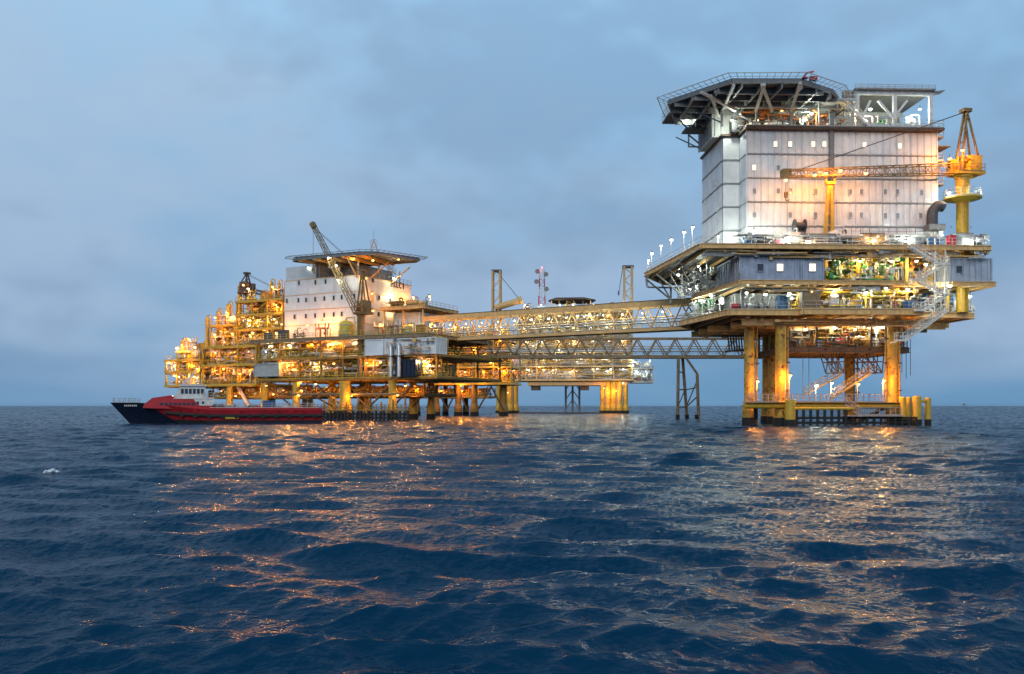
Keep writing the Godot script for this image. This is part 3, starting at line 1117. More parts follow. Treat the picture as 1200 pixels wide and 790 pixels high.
func leg(p: Vector3, top: float, r: float, m: Material) -> void:
	# one leg of the jacket begun above, standing in the sea, black with growth at the waterline
	var b := MB.new()
	b.lathe(Vector3(p.x, 0, p.z), Vector3.UP, [Vector2(r * 1.35, 1.1), Vector2(r * 1.35, 2.2), Vector2(r, 3.6), Vector2(r, top)], 20)
	var o := part("leg", b, m)
	var g := MB.new()
	g.lathe(Vector3(p.x, 0, p.z), Vector3.UP, [Vector2(r * 1.4, -4), Vector2(r * 1.42, 0.5), Vector2(r * 1.37, 1.12), Vector2(r * 1.3, 1.12)], 20)
	part("growth_band", g, M.growth, o)
	for y in [top * 0.45, top * 0.75]:
		var f := MB.new()
		f.lathe(Vector3(p.x, y, p.z), Vector3.UP, [Vector2(r, -0.12), Vector2(r + 0.05, -0.12), Vector2(r + 0.05, 0.12), Vector2(r, 0.12)], 20)
		part("weld_collar", f, m, o)

func panel_mesh(w: float, h: float, ribs: int, deep: float) -> ArrayMesh:
	# one cladding panel, folded into upright ribs
	var b := MB.new()
	var step := w / ribs
	var prof := PackedVector2Array()
	for i in ribs:
		var x := -w / 2 + i * step
		prof.append_array([Vector2(x, 0), Vector2(x + step * 0.12, 0), Vector2(x + step * 0.2, deep), Vector2(x + step * 0.8, deep), Vector2(x + step * 0.88, 0)])
	prof.append(Vector2(w / 2, 0))
	for i in prof.size() - 1:
		var p := prof[i]
		var q := prof[i + 1]
		b.face([Vector3(p.x, 0, p.y), Vector3(q.x, 0, q.y), Vector3(q.x, h, q.y), Vector3(p.x, h, p.y)], Vector3(p.y - q.y, 0, q.x - p.x))
		b.face([Vector3(p.x, h, p.y), Vector3(q.x, h, q.y), Vector3(q.x, h, -0.05), Vector3(p.x, h, -0.05)], Vector3.UP)
		b.face([Vector3(p.x, 0, p.y), Vector3(q.x, 0, q.y), Vector3(q.x, 0, -0.05), Vector3(p.x, 0, -0.05)], Vector3.DOWN)
	return b.mesh()

func build_quarters_platform() -> void:
	F = Transform3D(Basis(Vector3.UP, deg_to_rad(2.4)), Vector3(48.125, 0, -130))
	var here := "the tall platform with the white quarters block"
	var yd := 25.6      # weather deck
	var y2 := 20.6      # module deck
	var y3 := 16.5      # lower deck
	var ys0 := 11.6     # hanging deck
	var yr0 := 43.5     # roof of the block
	# --- legs and bracing
	jacket("thick yellow tubular legs carrying the tall white-block platform", Vector3(X(960, -8), -4, -8))
	var tops := y3 - 1.3
	var legs := [LZ(878.5, 476, -2.0), LZ(915, 476, 1.0), LZ(898.5, 476, -20.0), LZ(905.5, 476, -16.0), LZ(996, 476, -20.0), LZ(1046, 476, 0.0)]
	for i in legs.size():
		leg(legs[i], tops, [0.8, 0.78, 0.72, 0.62, 0.85, 0.82][i], M.leg_yellow)
	# --- lower deck
	var xl := X(855, 3.0)
	var xr := X(1077, 4.0)
	var poly3 := PackedVector2Array([Vector2(X(855, 3.5), 3.5), Vector2(X(937, 3.5), 3.5), Vector2(X(937, 3.5), 5.0), Vector2(xr, 5.0), Vector2(xr, 2.0), Vector2(X(1140, 0.0), 0.0), Vector2(X(1140, 0.0), -33), Vector2(X(835, -33), -33), Vector2(X(797, -14), -14)])
	flat_deck("lower_deck", "lowest main deck of the tall platform with tan edge beams and dark underside", poly3, y3, 0.85, M.tan_steel, [0, 2, 4, 8, 7], M.pale_steel)
	for z in [1.5, -4.0, -9.5, -15.0, -20.0]:
		bar("main_girder", Vector3(X(868, 1) + (0.0 if z > -5 else -2.0), y3 - 1.6, z), Vector3(X(1068 if z > -1 else 1120, -1), y3 - 1.6, z), 0.4, 0.95, M.tan_steel)
	for px in [878.0, 905.0, 940.0, 975.0, 1010.0, 1046.0, 1085.0]:
		bar("main_girder", Vector3(X(px, 0), y3 - 1.5, 1.2 if px < 1050 else -2.0), Vector3(X(px, 0), y3 - 1.5, -26), 0.36, 0.72, M.tan_steel)
	# --- module deck
	var poly2 := PackedVector2Array([Vector2(X(868, 4), 4.0), Vector2(X(1060, 4), 4.0), Vector2(X(1060, 4), 2.5), Vector2(X(1113, 3), 2.5), Vector2(X(1113, 3), 3.6), Vector2(X(1165, 3.5), 3.6), Vector2(X(1165, 3.5), -33), Vector2(X(840, -33), -33), Vector2(X(812, -14), -14)])
	flat_deck("module_deck", "middle deck of the tall platform carrying the blue grey modules", poly2, y2, 0.65, M.tan_steel, [1, 8, 7], M.pale_steel)
	# --- weather deck
	var polyd := PackedVector2Array([Vector2(X(822, 4.5), 4.5), Vector2(X(1160, 4.5), 4.5), Vector2(X(1160, 4.5), -33), Vector2(X(780, -33), -33), Vector2(X(757, -23), -23)])
	flat_deck("weather_deck", "top deck of the tall platform around the foot of the white block", polyd, yd, 0.7, M.tan_steel, [0, 4, 3, 1], M.white_steel)
	# columns between the decks
	for k in 2:
		var ya: float = [y3, y2][k]
		var yb: float = [y2 - 0.85, yd - 0.9][k]
		begin("deck_columns", "yellow upright columns carrying the %s deck of the tall platform" % ["middle", "top"][k], "columns", Vector3(0, ya, -10))
		for px in [937.0, 968.0, 1005.0, 1062.0, 1110.0, 870.0]:
			for z in [1.2, -10.0, -24.0]:
				bar("column", Vector3(X(px, z), ya, z), Vector3(X(px, z), yb, z), 0.45, 0.45, M.yellow if px > 900 else M.grey_steel)
		for px in [830.0]:
			bar("column", Vector3(X(px, -14), ya, -13), Vector3(X(px, -14), yb, -13), 0.4, 0.4, M.pale_steel)
			rod("brace", Vector3(X(px, -14), ya, -13), Vector3(X(845, -9), yb, -8), 0.14, M.pale_steel)
	# --- left side brackets under the overhanging weather deck
	begin("deck_bracket_truss", "pale steel bracket trusses under the left overhang of the top deck", "truss", Vector3(X(790, -16), y2, -16))
	for z in [-6.0, -12.0, -18.0, -24.0]:
		var xe := lerpf(polyd[0].x, polyd[4].x, (4.5 - z) / 27.5) + 0.4
		rod("brace", Vector3(xe, yd - 1.0, z), Vector3(xe + 4.2, y2 + 0.6, z), 0.16, M.pale_steel)
		rod("brace", Vector3(xe + 2.2, yd - 1.0, z), Vector3(xe + 4.2, y2 + 0.6, z), 0.13, M.pale_steel)
		bar("post", Vector3(xe + 4.2, y2, z), Vector3(xe + 4.2, yd - 0.9, z), 0.3, 0.3, M.pale_steel)
	# hanging cable tray loop below the tip
	begin("hanging_walkway", "thin hanging steel walkway under the left tip of the top deck", "walkway", Vector3(X(770, -22), yd - 2.6, -22))
	var hw := MB.new()
	for dz in [0.0, 1.0]:
		hw.pipe([Vector3(X(758, -22), yd - 0.9, -22 - dz), Vector3(X(759, -22), yd - 2.5, -22 - dz), Vector3(X(806, -22), yd - 2.6, -22 - dz), Vector3(X(810, -22), yd - 0.9, -22 - dz)], 0.08, 0.4, 6)
	part("frame", hw, M.grey_steel)
	for i in 6:
		var xx := lerpf(X(762, -22), X(804, -22), i / 5.0)
		bar("rung", Vector3(xx, yd - 2.55, -22), Vector3(xx + 0.3, yd - 2.55, -23), 0.1, 0.06, M.grey_steel)
	# --- blue grey modules
	box_container("blue_module", Vector3(X(868, 3.2), y2, -9), Vector3(X(936, 3.2), yd - 1.1, 3.2), M.blue_grey, "long blue grey ribbed module with one lit window under the top deck", "module")
	window_part(Vector3(X(891, 3.26), LZ(891, 313.5, 3.26).y, 3.26), 0.9, 1.0, Vector3.BACK, false, M.blue_grey_pale)
	window_part(Vector3(X(914, 3.26), LZ(914, 313.5, 3.26).y, 3.26), 0.9, 1.0, Vector3.BACK, true, M.blue_grey_pale)
	box_container("blue_module", Vector3(X(938.5, 3.1), y2, -6), Vector3(X(965, 3.1), yd - 1.1, 3.1), M.blue_grey, "short blue grey ribbed module with a square lit window", "module")
	window_part(Vector3(X(952, 3.16), LZ(952, 313.5, 3.16).y, 3.16), 0.95, 1.05, Vector3.BACK, true, M.blue_grey_pale)
	box_container("blue_module", Vector3(X(1113, 3.0), y2, -8), Vector3(X(1162, 3.0), yd - 1.5, 3.0), M.blue_grey_pale, "blue grey ribbed module beside the crane pedestal", "module")
	window_part(Vector3(X(1124, 3.06), LZ(1124, 316, 3.06).y, 3.06), 0.9, 1.0, Vector3.BACK, false, M.blue_grey)
	# --- grey room under the blue module
	box_container("grey_room", Vector3(X(862, -3), y3, -12), Vector3(X(935, -3), y2 - 1.0, -3), M.grey_steel, "grey ribbed room set back behind the lower deck railing", "module")
	begin("blue_tank", "upright blue storage tank in front of the grey room", "tank", LZ(917, 476, 0.5) * Vector3(1, 0, 1) + Vector3(0, y3, 0))
	var bt := MB.new()
	bt.lathe(O, Vector3.UP, [Vector2(0.95, 0), Vector2(0.95, 2.1), Vector2(0.8, 2.3), Vector2(0.01, 2.4)], 20)
	part("shell", bt, M.teal)
	for y in [0.6, 1.4]:
		var hoop := MB.new()
		hoop.lathe(O + Vector3(0, y, 0), Vector3.UP, [Vector2(0.95, -0.05), Vector2(1.0, -0.05), Vector2(1.0, 0.05), Vector2(0.95, 0.05)], 20)
		part("hoop", hoop, M.teal)
	for i in 4:
		var px: float = [866.0, 874.0, 887.0, 897.0][i]
		pump_skid(Vector3(X(px, 0.8), y3, 0.8), [M.red, M.dark_steel, M.grey_steel, M.dark_steel][i], "small %s motor pump in front of the grey room" % ["red", "dark", "grey", "dark"][i], "pumps in front of the grey room")
	# --- machinery between the columns
	rng.seed = 41
	fill_bay(X(968, 2), X(1058, 2), y2, 3.6, [1.5, -3.0], "on the middle deck behind the tan beam", [M.bright_yellow, M.bright_yellow, M.green, M.red, M.teal, M.white_steel], 1.0)
	fill_bay(X(940, 3), X(1074, 3), y3, 2.9, [2.6, -2.5], "on the lower deck behind the yellow railing", [M.yellow, M.bright_yellow, M.ochre, M.red, M.white_steel, M.dark_steel], 1.0)
	fill_bay(X(812, -14), X(850, -10), y3, 2.6, [-11.0, -16.0], "at the left end of the lower deck", [M.white_steel, M.pale_steel, M.green, M.grey_steel], 1.0)
	fill_bay(X(1068, -2), X(1110, -2), y2, 3.4, [-1.5, -6.0], "behind the white zigzag stairs on the middle deck", [M.orange, M.red, M.white_steel, M.yellow], 1.0)
	fill_bay(X(1080, -3), X(1138, -3), y3, 2.6, [-2.0, -6.0], "behind the white zigzag stairs on the lower deck", [M.pale_steel, M.white_steel, M.red, M.teal], 0.8)
	var my := [M.bright_yellow, M.yellow, M.white_steel]
	tangle(X(968, 3), X(1060, 3), y2 + 0.1, yd - 1.0, -4.0, 3.2, 70, [M.bright_yellow, M.green, M.white_steel], "tangle of yellow and green pipes on the middle deck")
	tangle(X(940, 4), X(1072, 4), y3 + 0.1, y2 - 1.0, -4.0, 3.6, 80, my, "tangle of yellow pipes on the lower deck behind its railing")
	tangle(X(926, -3), X(1058, -3), ys0, y3 - 1.2, -9.0, -2.6, 60, [M.ochre, M.white_steel, M.brown_steel], "tangle of ochre pipes over the hanging deck")
	tangle(X(808, -14), X(856, -10), y3 + 0.1, y2 - 0.9, -18.0, -6.0, 45, [M.white_steel, M.pale_steel, M.green], "tangle of pale pipes at the left end of the lower deck")
	tangle(X(800, -16), X(850, -8), y2 + 0.1, yd - 1.0, -20.0, -7.0, 40, [M.white_steel, M.pale_steel, M.dark_steel], "tangle of pale pipes under the bracket trusses")
	tangle(X(1066, -1), X(1112, -1), y2 + 0.1, yd - 1.0, -6.0, 0.0, 40, [M.orange, M.white_steel, M.yellow], "tangle of orange pipes behind the zigzag stairs")
	tangle(X(1078, -1), X(1136, -1), y3 + 0.1, y2 - 0.9, -6.0, -0.5, 40, [M.pale_steel, M.white_steel, M.teal], "tangle of pale pipes behind the lowest stair flights")
	tangle(X(862, -2), X(1000, -2), yr0, yr0 + 3.2, -9.0, -0.5, 60, [M.pale_steel, M.dark_steel, M.orange], "tangle of pipes on the roof under the big helideck")
	tangle(X(860, 2), X(1100, 2), yd + 0.1, yd + 1.7, 1.4, 3.8, 60, [M.white_steel, M.pale_steel, M.grey_steel], "tangle of pale pipes and fittings along the top deck before the white block")
	tangle(X(1102, 0), X(1146, 0), yd + 0.1, yd + 1.9, -3.0, 3.4, 30, [M.white_steel, M.pale_steel, M.grey_steel], "tangle of pale fittings on the top deck round the crane")
	tangle(X(826, 4), X(1156, 4), yd - 1.7, yd - 0.75, 3.3, 4.4, 40, [M.pale_steel, M.tan_steel], "service pipes hung along the front edge of the top deck")
	tangle(X(872, 3), X(1075, 3), y2 - 1.5, y2 - 0.75, 2.8, 3.8, 30, [M.pale_steel, M.tan_steel], "service pipes hung along the front edge of the middle deck")
	tangle(X(862, 2), X(1070, 2), y3 - 2.2, y3 - 1.0, -1.5, 3.0, 40, [M.tan_steel, M.tan_steel], "service pipes hung under the lower deck")
	tangle(X(800, -14), X(845, -6), yd + 0.1, yd + 2.0, -16.0, -5.0, 40, [M.white_steel, M.pale_steel], "tangle of white winches and pipes on the left overhang of the top deck")
	rng.seed = 64
	fill_bay(X(800, -14), X(842, -8), yd, 2.6, [-9.0, -14.0], "on the left overhang of the top deck", [M.white_steel, M.pale_steel, M.red, M.dark_steel], 1.0)
	begin("deck_bulkheads", "pale steel bulkheads closing the machinery bays of the tall platform", "bulkhead", Vector3(X(1010, -6), y3, -6))
	block("bulkhead", Vector3(X(965, -6), y2, -6.2), Vector3(X(1112, -6), yd - 0.95, -6.0), M.pale_steel)
	block("bulkhead", Vector3(X(937, -6), y3, -6.2), Vector3(X(1112, -6), y2 - 0.9, -6.0), M.tan_steel)
	# overhead yellow crane rails / pipes under the middle deck
	begin("overhead_pipe_run", "three long bright yellow pipes under the middle deck", "pipes", Vector3(X(990, 3), y2 - 1.7, 3.0))
	for k in 3:
		var b := MB.new()
		b.pipe([Vector3(X(938 + 5 * k, 3), y2 - 3.4, 3.0 - k * 0.8), Vector3(X(938 + 5 * k, 3), y2 - 1.5 - 0.28 * k, 3.0 - k * 0.8), Vector3(X(1052, 3), y2 - 1.5 - 0.28 * k, 3.0 - k * 0.8), Vector3(X(1052, 3), y2 - 0.9, 3.0 - k * 0.8)], 0.2, 0.5)
		part("pipe", b, M.bright_yellow)
	begin("overhead_pipe_run", "pale grey service pipes hung under the top deck beside the blue modules", "pipes", Vector3(X(1010, 3), yd - 1.6, 3.0))
	for k in 5:
		rod("pipe", Vector3(X(968, 3), yd - 1.25 - 0.25 * (k % 3), 3.2 - k * 0.7), Vector3(X(1064, 3), yd - 1.25 - 0.25 * (k % 3), 3.2 - k * 0.7), 0.1 + 0.03 * (k % 2), [M.silver, M.white_steel, M.pale_steel, M.green, M.white_steel][k])
	cabinet(Vector3(X(949, 4), y3, 4.0), Vector3(2.6, 2.3, 1.2), M.crate, "wide tan cabinet at the left end of the yellow railing", "")
	cabinet(Vector3(X(1066, 4), y3, 3.9), Vector3(1.6, 1.3, 1.0), M.teal, "low dark teal cabinet at the right end of the yellow railing", "")
	# --- white quarters block
	quarters_block(yd)
	helideck_big()
	roof_frame()
	# --- machinery on the weather deck
	var dk := "on the top deck in front of the white block"
	for i in 9:
		var px: float = [879.0, 890.0, 912.0, 1006.0, 1022.0, 1069.0, 1092.0, 1118.0, 1128.0][i]
		var w: float = [1.5, 1.6, 1.2, 1.9, 3.2, 2.0, 1.6, 1.8, 2.6][i]
		var hh: float = [1.3, 1.3, 0.9, 1.2, 1.9, 1.4, 1.3, 1.7, 2.0][i]
		var m: Material = [M.teal, M.dark_steel, M.red, M.crate, M.crate, M.dark_steel, M.teal, M.red, M.pale_steel][i]
		var cl: String = ["teal", "dark", "red", "small wooden", "large wooden", "dark low", "teal low", "red upright", "pale grey"][i]
		cabinet(Vector3(X(px, 2.8), yd, 2.8), Vector3(w, hh, 1.2), m, "%s box %s" % [cl, dk], "", "deck_box")
	vessel_flat(Vector3(X(930, 2.2), yd, 2.2), 0.85, 2.6, M.white_steel, "white lying drum %s" % dk, "")
	vessel_up(Vector3(X(977, 2.0), yd, 2.0), 0.9, 2.6, M.white_steel, "stubby white upright tank beside the crane boom rest", "")
	vessel_flat(Vector3(X(988, 2.6), yd, 2.6), 0.7, 2.2, M.dark_steel, "dark lying drum beside the crane boom rest", "")
	begin("cable_reel", "dark cable reel on a stand above the top deck boxes", "cable reel", Vector3(X(937, 0.9), yd + 2.4, 0.9))
	var cr := MB.new()
	cr.lathe(O + Vector3(-0.8, 1.0, 0), Vector3.RIGHT, [Vector2(0.01, 0), Vector2(0.95, 0), Vector2(0.95, 0.1), Vector2(0.5, 0.1), Vector2(0.5, 1.5), Vector2(0.95, 1.5), Vector2(0.95, 1.6), Vector2(0.01, 1.6)], 16)
	part("drum", cr, M.dark_steel)
	block("stand", O + Vector3(-0.9, -2.4, -0.3), O + Vector3(-0.75, 1.0, 0.3), M.grey_steel)
	block("stand", O + Vector3(0.75, -2.4, -0.3), O + Vector3(0.9, 1.0, 0.3), M.grey_steel)
	begin("wall_walkway", "grey grating walkway with railing along the foot of the white block", "walkway", Vector3(X(1040, 0.8), yd + 1.9, 0.8))
	block("grating", Vector3(X(960, 0.8), yd + 1.9, 0.2), Vector3(X(1092, 0.8), yd + 2.0, 1.4), M.grey_steel)
	var wr := MB.new()
	wr.rail(Vector3(X(996, 0.8), yd + 2.0, 1.35), Vector3(X(1092, 0.8), yd + 2.0, 1.35), 1.1, 1.3)
	part("railing", wr, M.grey_steel)
	for px in [962.0, 1000.0, 1040.0, 1090.0]:
		bar("bracket", Vector3(X(px, 0.8), yd, 1.2), Vector3(X(px, 0.8), yd + 1.9, 1.2), 0.15, 0.15, M.grey_steel)
	# air intake on the right corner of the block
	begin("air_intake", "dark hooded air intake on the right corner of the white block", "vent", Vector3(X(1094, 0.5), LZ(1094, 265, 0.5).y, 0.5))
	var ai := MB.new()
	ai.pipe([O + Vector3(-0.6, 0, 0.8), O + Vector3(-0.6, 2.0, 0.8), O + Vector3(0.2, 2.9, 0.8), O + Vector3(1.1, 2.6, 0.8)], 0.75, 1.0, 12)
	part("duct", ai, M.dark_steel)
	block("plinth", O + Vector3(-1.5, -0.8, 0.05), O + Vector3(0.9, 0, 1.7), M.grey_steel)
	# --- crane and its boom rest
	var cb := Vector3(X(1128, 1.0), y3, 1.0)
	var ctop := LZ(1128, 206, 1.0).y
	var tip := LZ(921, 203.5, 4.0)
	pedestal_crane("yellow pedestal crane with its boom laid level across the white block", cb, ctop - cb.y, 0.85, tip, LZ(1138, 131, 1).y - ctop, M.yellow, M.ochre_dark, 1.45, 2.6, 26)
	begin("crane_platform", "yellow ring walkway with white railing round the crane pedestal", "walkway", Vector3(cb.x, LZ(1128, 233, 1).y, cb.z))
	var cp := MB.new()
	cp.lathe(O, Vector3.UP, [Vector2(1.0, -0.5), Vector2(2.6, -0.1), Vector2(2.6, 0.1), Vector2(1.0, 0.1)], 16)
	part("ring_plate", cp, M.bright_yellow)
	for i in 12:
		var t0 := TAU * i / 12
		var t1 := TAU * (i + 1) / 12
		var r := MB.new()
		r.rail(O + Vector3(cos(t0) * 2.5, 0.1, sin(t0) * 2.5), O + Vector3(cos(t1) * 2.5, 0.1, sin(t1) * 2.5), 1.1, 1.3)
		part("railing", r, M.white_steel)
	begin("crane_boom_rest", "yellow upright post with cradle holding the crane boom", "boom rest", Vector3(X(972.5, 2.4), yd, 2.4))
	var ytop := tip.y - 1.1
	bar("post", Vector3(X(966, 2.4), yd, 2.4), Vector3(X(971, 2.4), ytop, 2.4), 0.42, 0.42, M.yellow)
	bar("post", Vector3(X(976, 2.4), yd, 2.4), Vector3(X(974, 2.4), ytop, 2.4), 0.42, 0.42, M.yellow)
	bar("cradle", Vector3(X(968, 2.4), ytop + 0.2, 2.4), Vector3(X(978, 2.4), ytop + 0.2, 2.4), 0.9, 0.4, M.yellow)
	for px in [968.0, 978.0]:
		bar("cradle_horn", Vector3(X(px, 2.4), ytop + 0.3, 2.4), Vector3(X(px, 2.4), ytop + 2.0, 2.4), 0.25, 0.25, M.yellow)
	for i in 5:
		var yy := lerpf(yd + 1.5, ytop - 1, i / 4.0)
		bar("tie", Vector3(X(968, 2.4), yy, 2.4), Vector3(X(976, 2.4), yy, 2.4), 0.15, 0.18, M.yellow)
	# --- stairs on the right, zigzag
	var zs := 5.6
	var st := [[1065, 289, 1100, 310], [1104, 311, 1078, 328], [1076, 329, 1102, 345], [1108, 347, 1082, 364], [1110, 364, 1061, 399]]
	var words := ["top", "second", "third", "fourth", "lowest"]
	for i in 5:
		var p := LZ(st[i][0], st[i][1], zs - (i % 2) * 0.1)
		var q := LZ(st[i][2], st[i][3], zs - (i % 2) * 0.1)
		var lo := p if p.y < q.y else q
		var hi := q if p.y < q.y else p
		stair("stair_flight", lo, hi, 0.9, M.white_steel, "%s white flight of the zigzag stairs on the tall platform" % words[i], "")
		begin("stair_landing", "white stair landing at the foot of the %s flight" % words[i], "landing", lo, "")
		var s := signf(lo.x - hi.x)
		block("plate", lo + Vector3(minf(0, s * 1.3), -0.12, -0.6), lo + Vector3(maxf(0, s * 1.3), -0.02, 0.6), M.white_steel)
		var r := MB.new()
		r.rail(lo + Vector3(0, -0.02, 0.55), lo + Vector3(s * 1.3, -0.02, 0.55), 1.1, 0.7)
		r.rail(lo + Vector3(s * 1.3, -0.02, 0.55), lo + Vector3(s * 1.3, -0.02, -0.55), 1.1, 0.7)
		part("railing", r, M.white_steel)
		bar("support", lo + Vector3(s * 0.7, -0.12, -0.5), lo + Vector3(s * 0.7, -0.12, -3.0 - (i % 2)), 0.15, 0.2, M.white_steel)
	begin("stair_tower_post", "white uprights holding the zigzag stairs", "posts", Vector3(X(1104, 5.0), y3, 5.0))
	for px in [1096.0, 1108.0]:
		bar("post", Vector3(X(px, 4.6), y3 - 0.5, 4.6), Vector3(X(px, 4.6), yd + 1.0, 4.6), 0.2, 0.2, M.white_steel)
	# --- sub-cellar deck
	var ys := 11.5
	var ps := PackedVector2Array([Vector2(X(922, -2), -2.0), Vector2(X(1064, -2), -2.0), Vector2(X(1064, -2), -17), Vector2(X(922, -2), -17)])
	flat_deck("hanging_deck", "brown hanging deck slung below the tall platform among the legs", ps, ys, 0.8, M.brown_steel, [0, 1, 3], M.brown_steel)
	begin("deck_hanger", "dark hanger posts holding up the hanging deck", "posts", Vector3(X(990, -2), ys, -4))
	for px in [925.0, 958.0, 1022.0, 1060.0]:
		for z in [-2.3, -16.0]:
			bar("post", Vector3(X(px, -2), ys, z), Vector3(X(px, -2), y3 - 1.9, z), 0.25, 0.25, M.brown_steel)
	fill_bay(X(926, -3), X(1058, -3), ys, 2.2, [-4.0, -8.5], "on the hanging deck between the legs", [M.yellow, M.ochre, M.white_steel, M.grey_steel, M.brown_steel, M.red], 1.0)
	# lattice frames hanging below
	for i in 2:
		begin("hanging_lattice", "rusty pink lattice ladder tower hanging beside the %s stair" % ["shorter", "longer"][i], "lattice", Vector3(X([978.0, 1022.0][i], -4), 8, -4))
		var a := LZ([966.0, 1003.0][i], 411, -4)
		var b := LZ([990.0, 1036.0][i], 411, -4)
		var c := LZ([974.0, 1016.0][i], 437, -4)
		var d := LZ([989.0, 1034.0][i], 437, -4)
		for z in [0.0, -2.0]:
			for s in [[a, c], [b, d], [c, d], [a.lerp(b, 0.5), c], [a.lerp(b, 0.5), d], [a.lerp(c, 0.5), b.lerp(d, 0.5)], [a, d], [a.lerp(b, 0.6), c.lerp(d, 0.5)]]:
				rod("member", s[0] + Vector3(0, 0, z), s[1] + Vector3(0, 0, z), 0.085, M.brown_steel)
	# --- boat landing
	boat_landing()
	begin("leg_riser_pipes", "thin riser pipes clamped along the legs of the tall platform", "pipes", Vector3(X(960, 0), 0, 0))
	for s in [[887, -1.5], [923, 1.2], [1038, 0.8], [1054, 0.6], [909, -16.0], [1005, -19.0]]:
		var xx := X(s[0], s[1])
		rod("riser", Vector3(xx, -2, s[1]), Vector3(xx, tops, s[1]), 0.16, M.ochre)
		for y in [5.0, 9.0, 12.5]:
			block("clamp", Vector3(xx - 0.3, y, s[1] - 0.3), Vector3(xx + 0.3, y + 0.2, s[1] + 0.25), M.dark_steel)
	begin("hanging_chains", "thin chains and ropes hanging below the right end of the decks", "chains", Vector3(X(1062, -2), 6, -2))
	for s in [[1057, 436], [1062, 444], [1067, 440], [948, 462], [941, 466]]:
		var e := LZ(s[0], s[1], -2.4)
		rod("chain", Vector3(e.x, y3 - 1.1, -2.4), e, 0.045, M.cable)
	# --- left under-deck diagonal rack
	begin("riser_guard_frame", "row of slanted dark pipes under the left end of the lower deck", "pipes", Vector3(X(860, -16), 10.0, -16))
	for i in 8:
		var p := Vector3(X(850 + i * 3.2, -16), y3 - 1.2, -15)
		rod("pipe", p, LZ(855 + i * 3.0, 411, -17), 0.12, M.dark_steel)
	bar("beam", LZ(850, 412, -17), LZ(890, 409, -17), 0.25, 0.3, M.brown_steel)
	# --- lamps
	var wh := here
	for l in [[764, 297, -21], [775, 288, -17], [787, 281, -12], [802, 272, -6], [812, 266, -2], [760, 305, -23]]:
		var p := LZ(l[0], l[1], l[2])
		lamp(p, "white", 8.0, "along the left edge of the top deck", p.y - yd)
	for l in [[884, 270, 3.4, 85, "white"], [919, 281, 3.6, 55, "white"], [1024, 281, 4.1, 40, "warm"], [1066, 280, 3.8, 70, "white"], [1138, 282, 3.6, 40, "white"], [1103, 272, 3.4, 40, "white"], [842, 277, 1.0, 60, "white"], [948, 283, 3.9, 40, "warm"]]:
		var p := LZ(l[0], l[1], l[2])
		lamp(p, l[4], l[3] * 0.7, "in front of the white block", p.y - yd)
	for l in [[1008, 309], [1045, 309], [985, 309], [1074, 309]]:
		lamp(LZ(l[0], l[1] - 3, 2.4), "warm", 26.0, "under the top deck between the yellow pipes")
	for l in [[1038, 340, "warm"], [1015, 345, "white"], [952, 344, "sodium"], [978, 342, "warm"], [1064, 341, "warm"]]:
		lamp(LZ(l[0], l[1] - 2, 3.4), l[2], 26.0, "under the middle deck above the yellow railing")
	for l in [[897, 345], [875, 343], [925, 344]]:
		lamp(LZ(l[0], l[1], 0.8), "white", 26.0, "above the pumps before the grey room")
	for l in [[1091, 339, 4.0], [1113, 335, 3.6], [1137, 347, 1.0], [1085, 310, 3.0]]:
		lamp(LZ(l[0], l[1], l[2]), "white", 22.0, "beside the white zigzag stairs")
	for l in [[820, 352, -12], [833, 346, -8], [846, 350, -4], [812, 338, -16]]:
		lamp(LZ(l[0], l[1], l[2]), "white", 22.0, "at the left end of the lower deck")
	for l in [[795, 322, -16], [818, 312, -8]]:
		lamp(LZ(l[0], l[1], l[2]), "white", 14.0, "among the bracket trusses")
	for l in [[1050, 381, "sodium"], [1018, 383, "white"], [1033, 382, "white"], [978, 384, "white"], [944, 386, "warm"], [1075, 377, "white"], [1002, 386, "warm"]]:
		lamp(LZ(l[0], l[1], -2.6), l[2], 15.0, "above the hanging deck")
	for l in [[888, 447, 1.0, "sodium", 60], [926, 440, 3.0, "sodium", 110], [957, 452, 0.0, "white", 40], [975, 449, 1.5, "warm", 60], [1036, 446, 3.0, "sodium", 170], [1006, 450, -6.0, "sodium", 60]]:
		var p := LZ(l[0], l[1], l[2])
		lamp(p, l[3], l[4] * 0.6, "over the boat landing", p.y - 3.3)
	# roof level
	for l in [[858, 141, -1.0, "white", 70], [951, 133, 0.6, "white", 90], [998, 134, 0.0, "warm", 40], [1020, 128, -1.0, "white", 60], [1078, 128, -1.0, "white", 60], [1063, 138, -2.0, "white", 30], [900, 126, -3.0, "sodium", 70], [916, 130, -3.0, "sodium", 60], [805, 141, -8, "white", 25], [887, 141, -0.6, "warm", 25]]:
		lamp(LZ(l[0], l[1], l[2]), l[3], l[4] * 0.45, "under the big helideck")
	# along the boom
	for l in [[921, 211, 5.0, 70], [968, 203, 5.0, 150], [985, 200, 5.0, 150], [1015, 203, 5.0, 60], [955, 205, 5.0, 50]]:
		lamp(LZ(l[0], l[1], l[2]), "sodium", l[3] * 0.3, "along the level crane boom")
	for l in [[1128, 176, 3.2, 60], [1113, 186, 3.4, 40]]:
		lamp(LZ(l[0], l[1], l[2]), "sodium", l[3], "on the crane house")
	for l in [[1112, 226, 2.0], [1146, 228, 2.0]]:
		lamp(LZ(l[0], l[1], l[2]), "white", 30.0, "on the crane ring walkway")

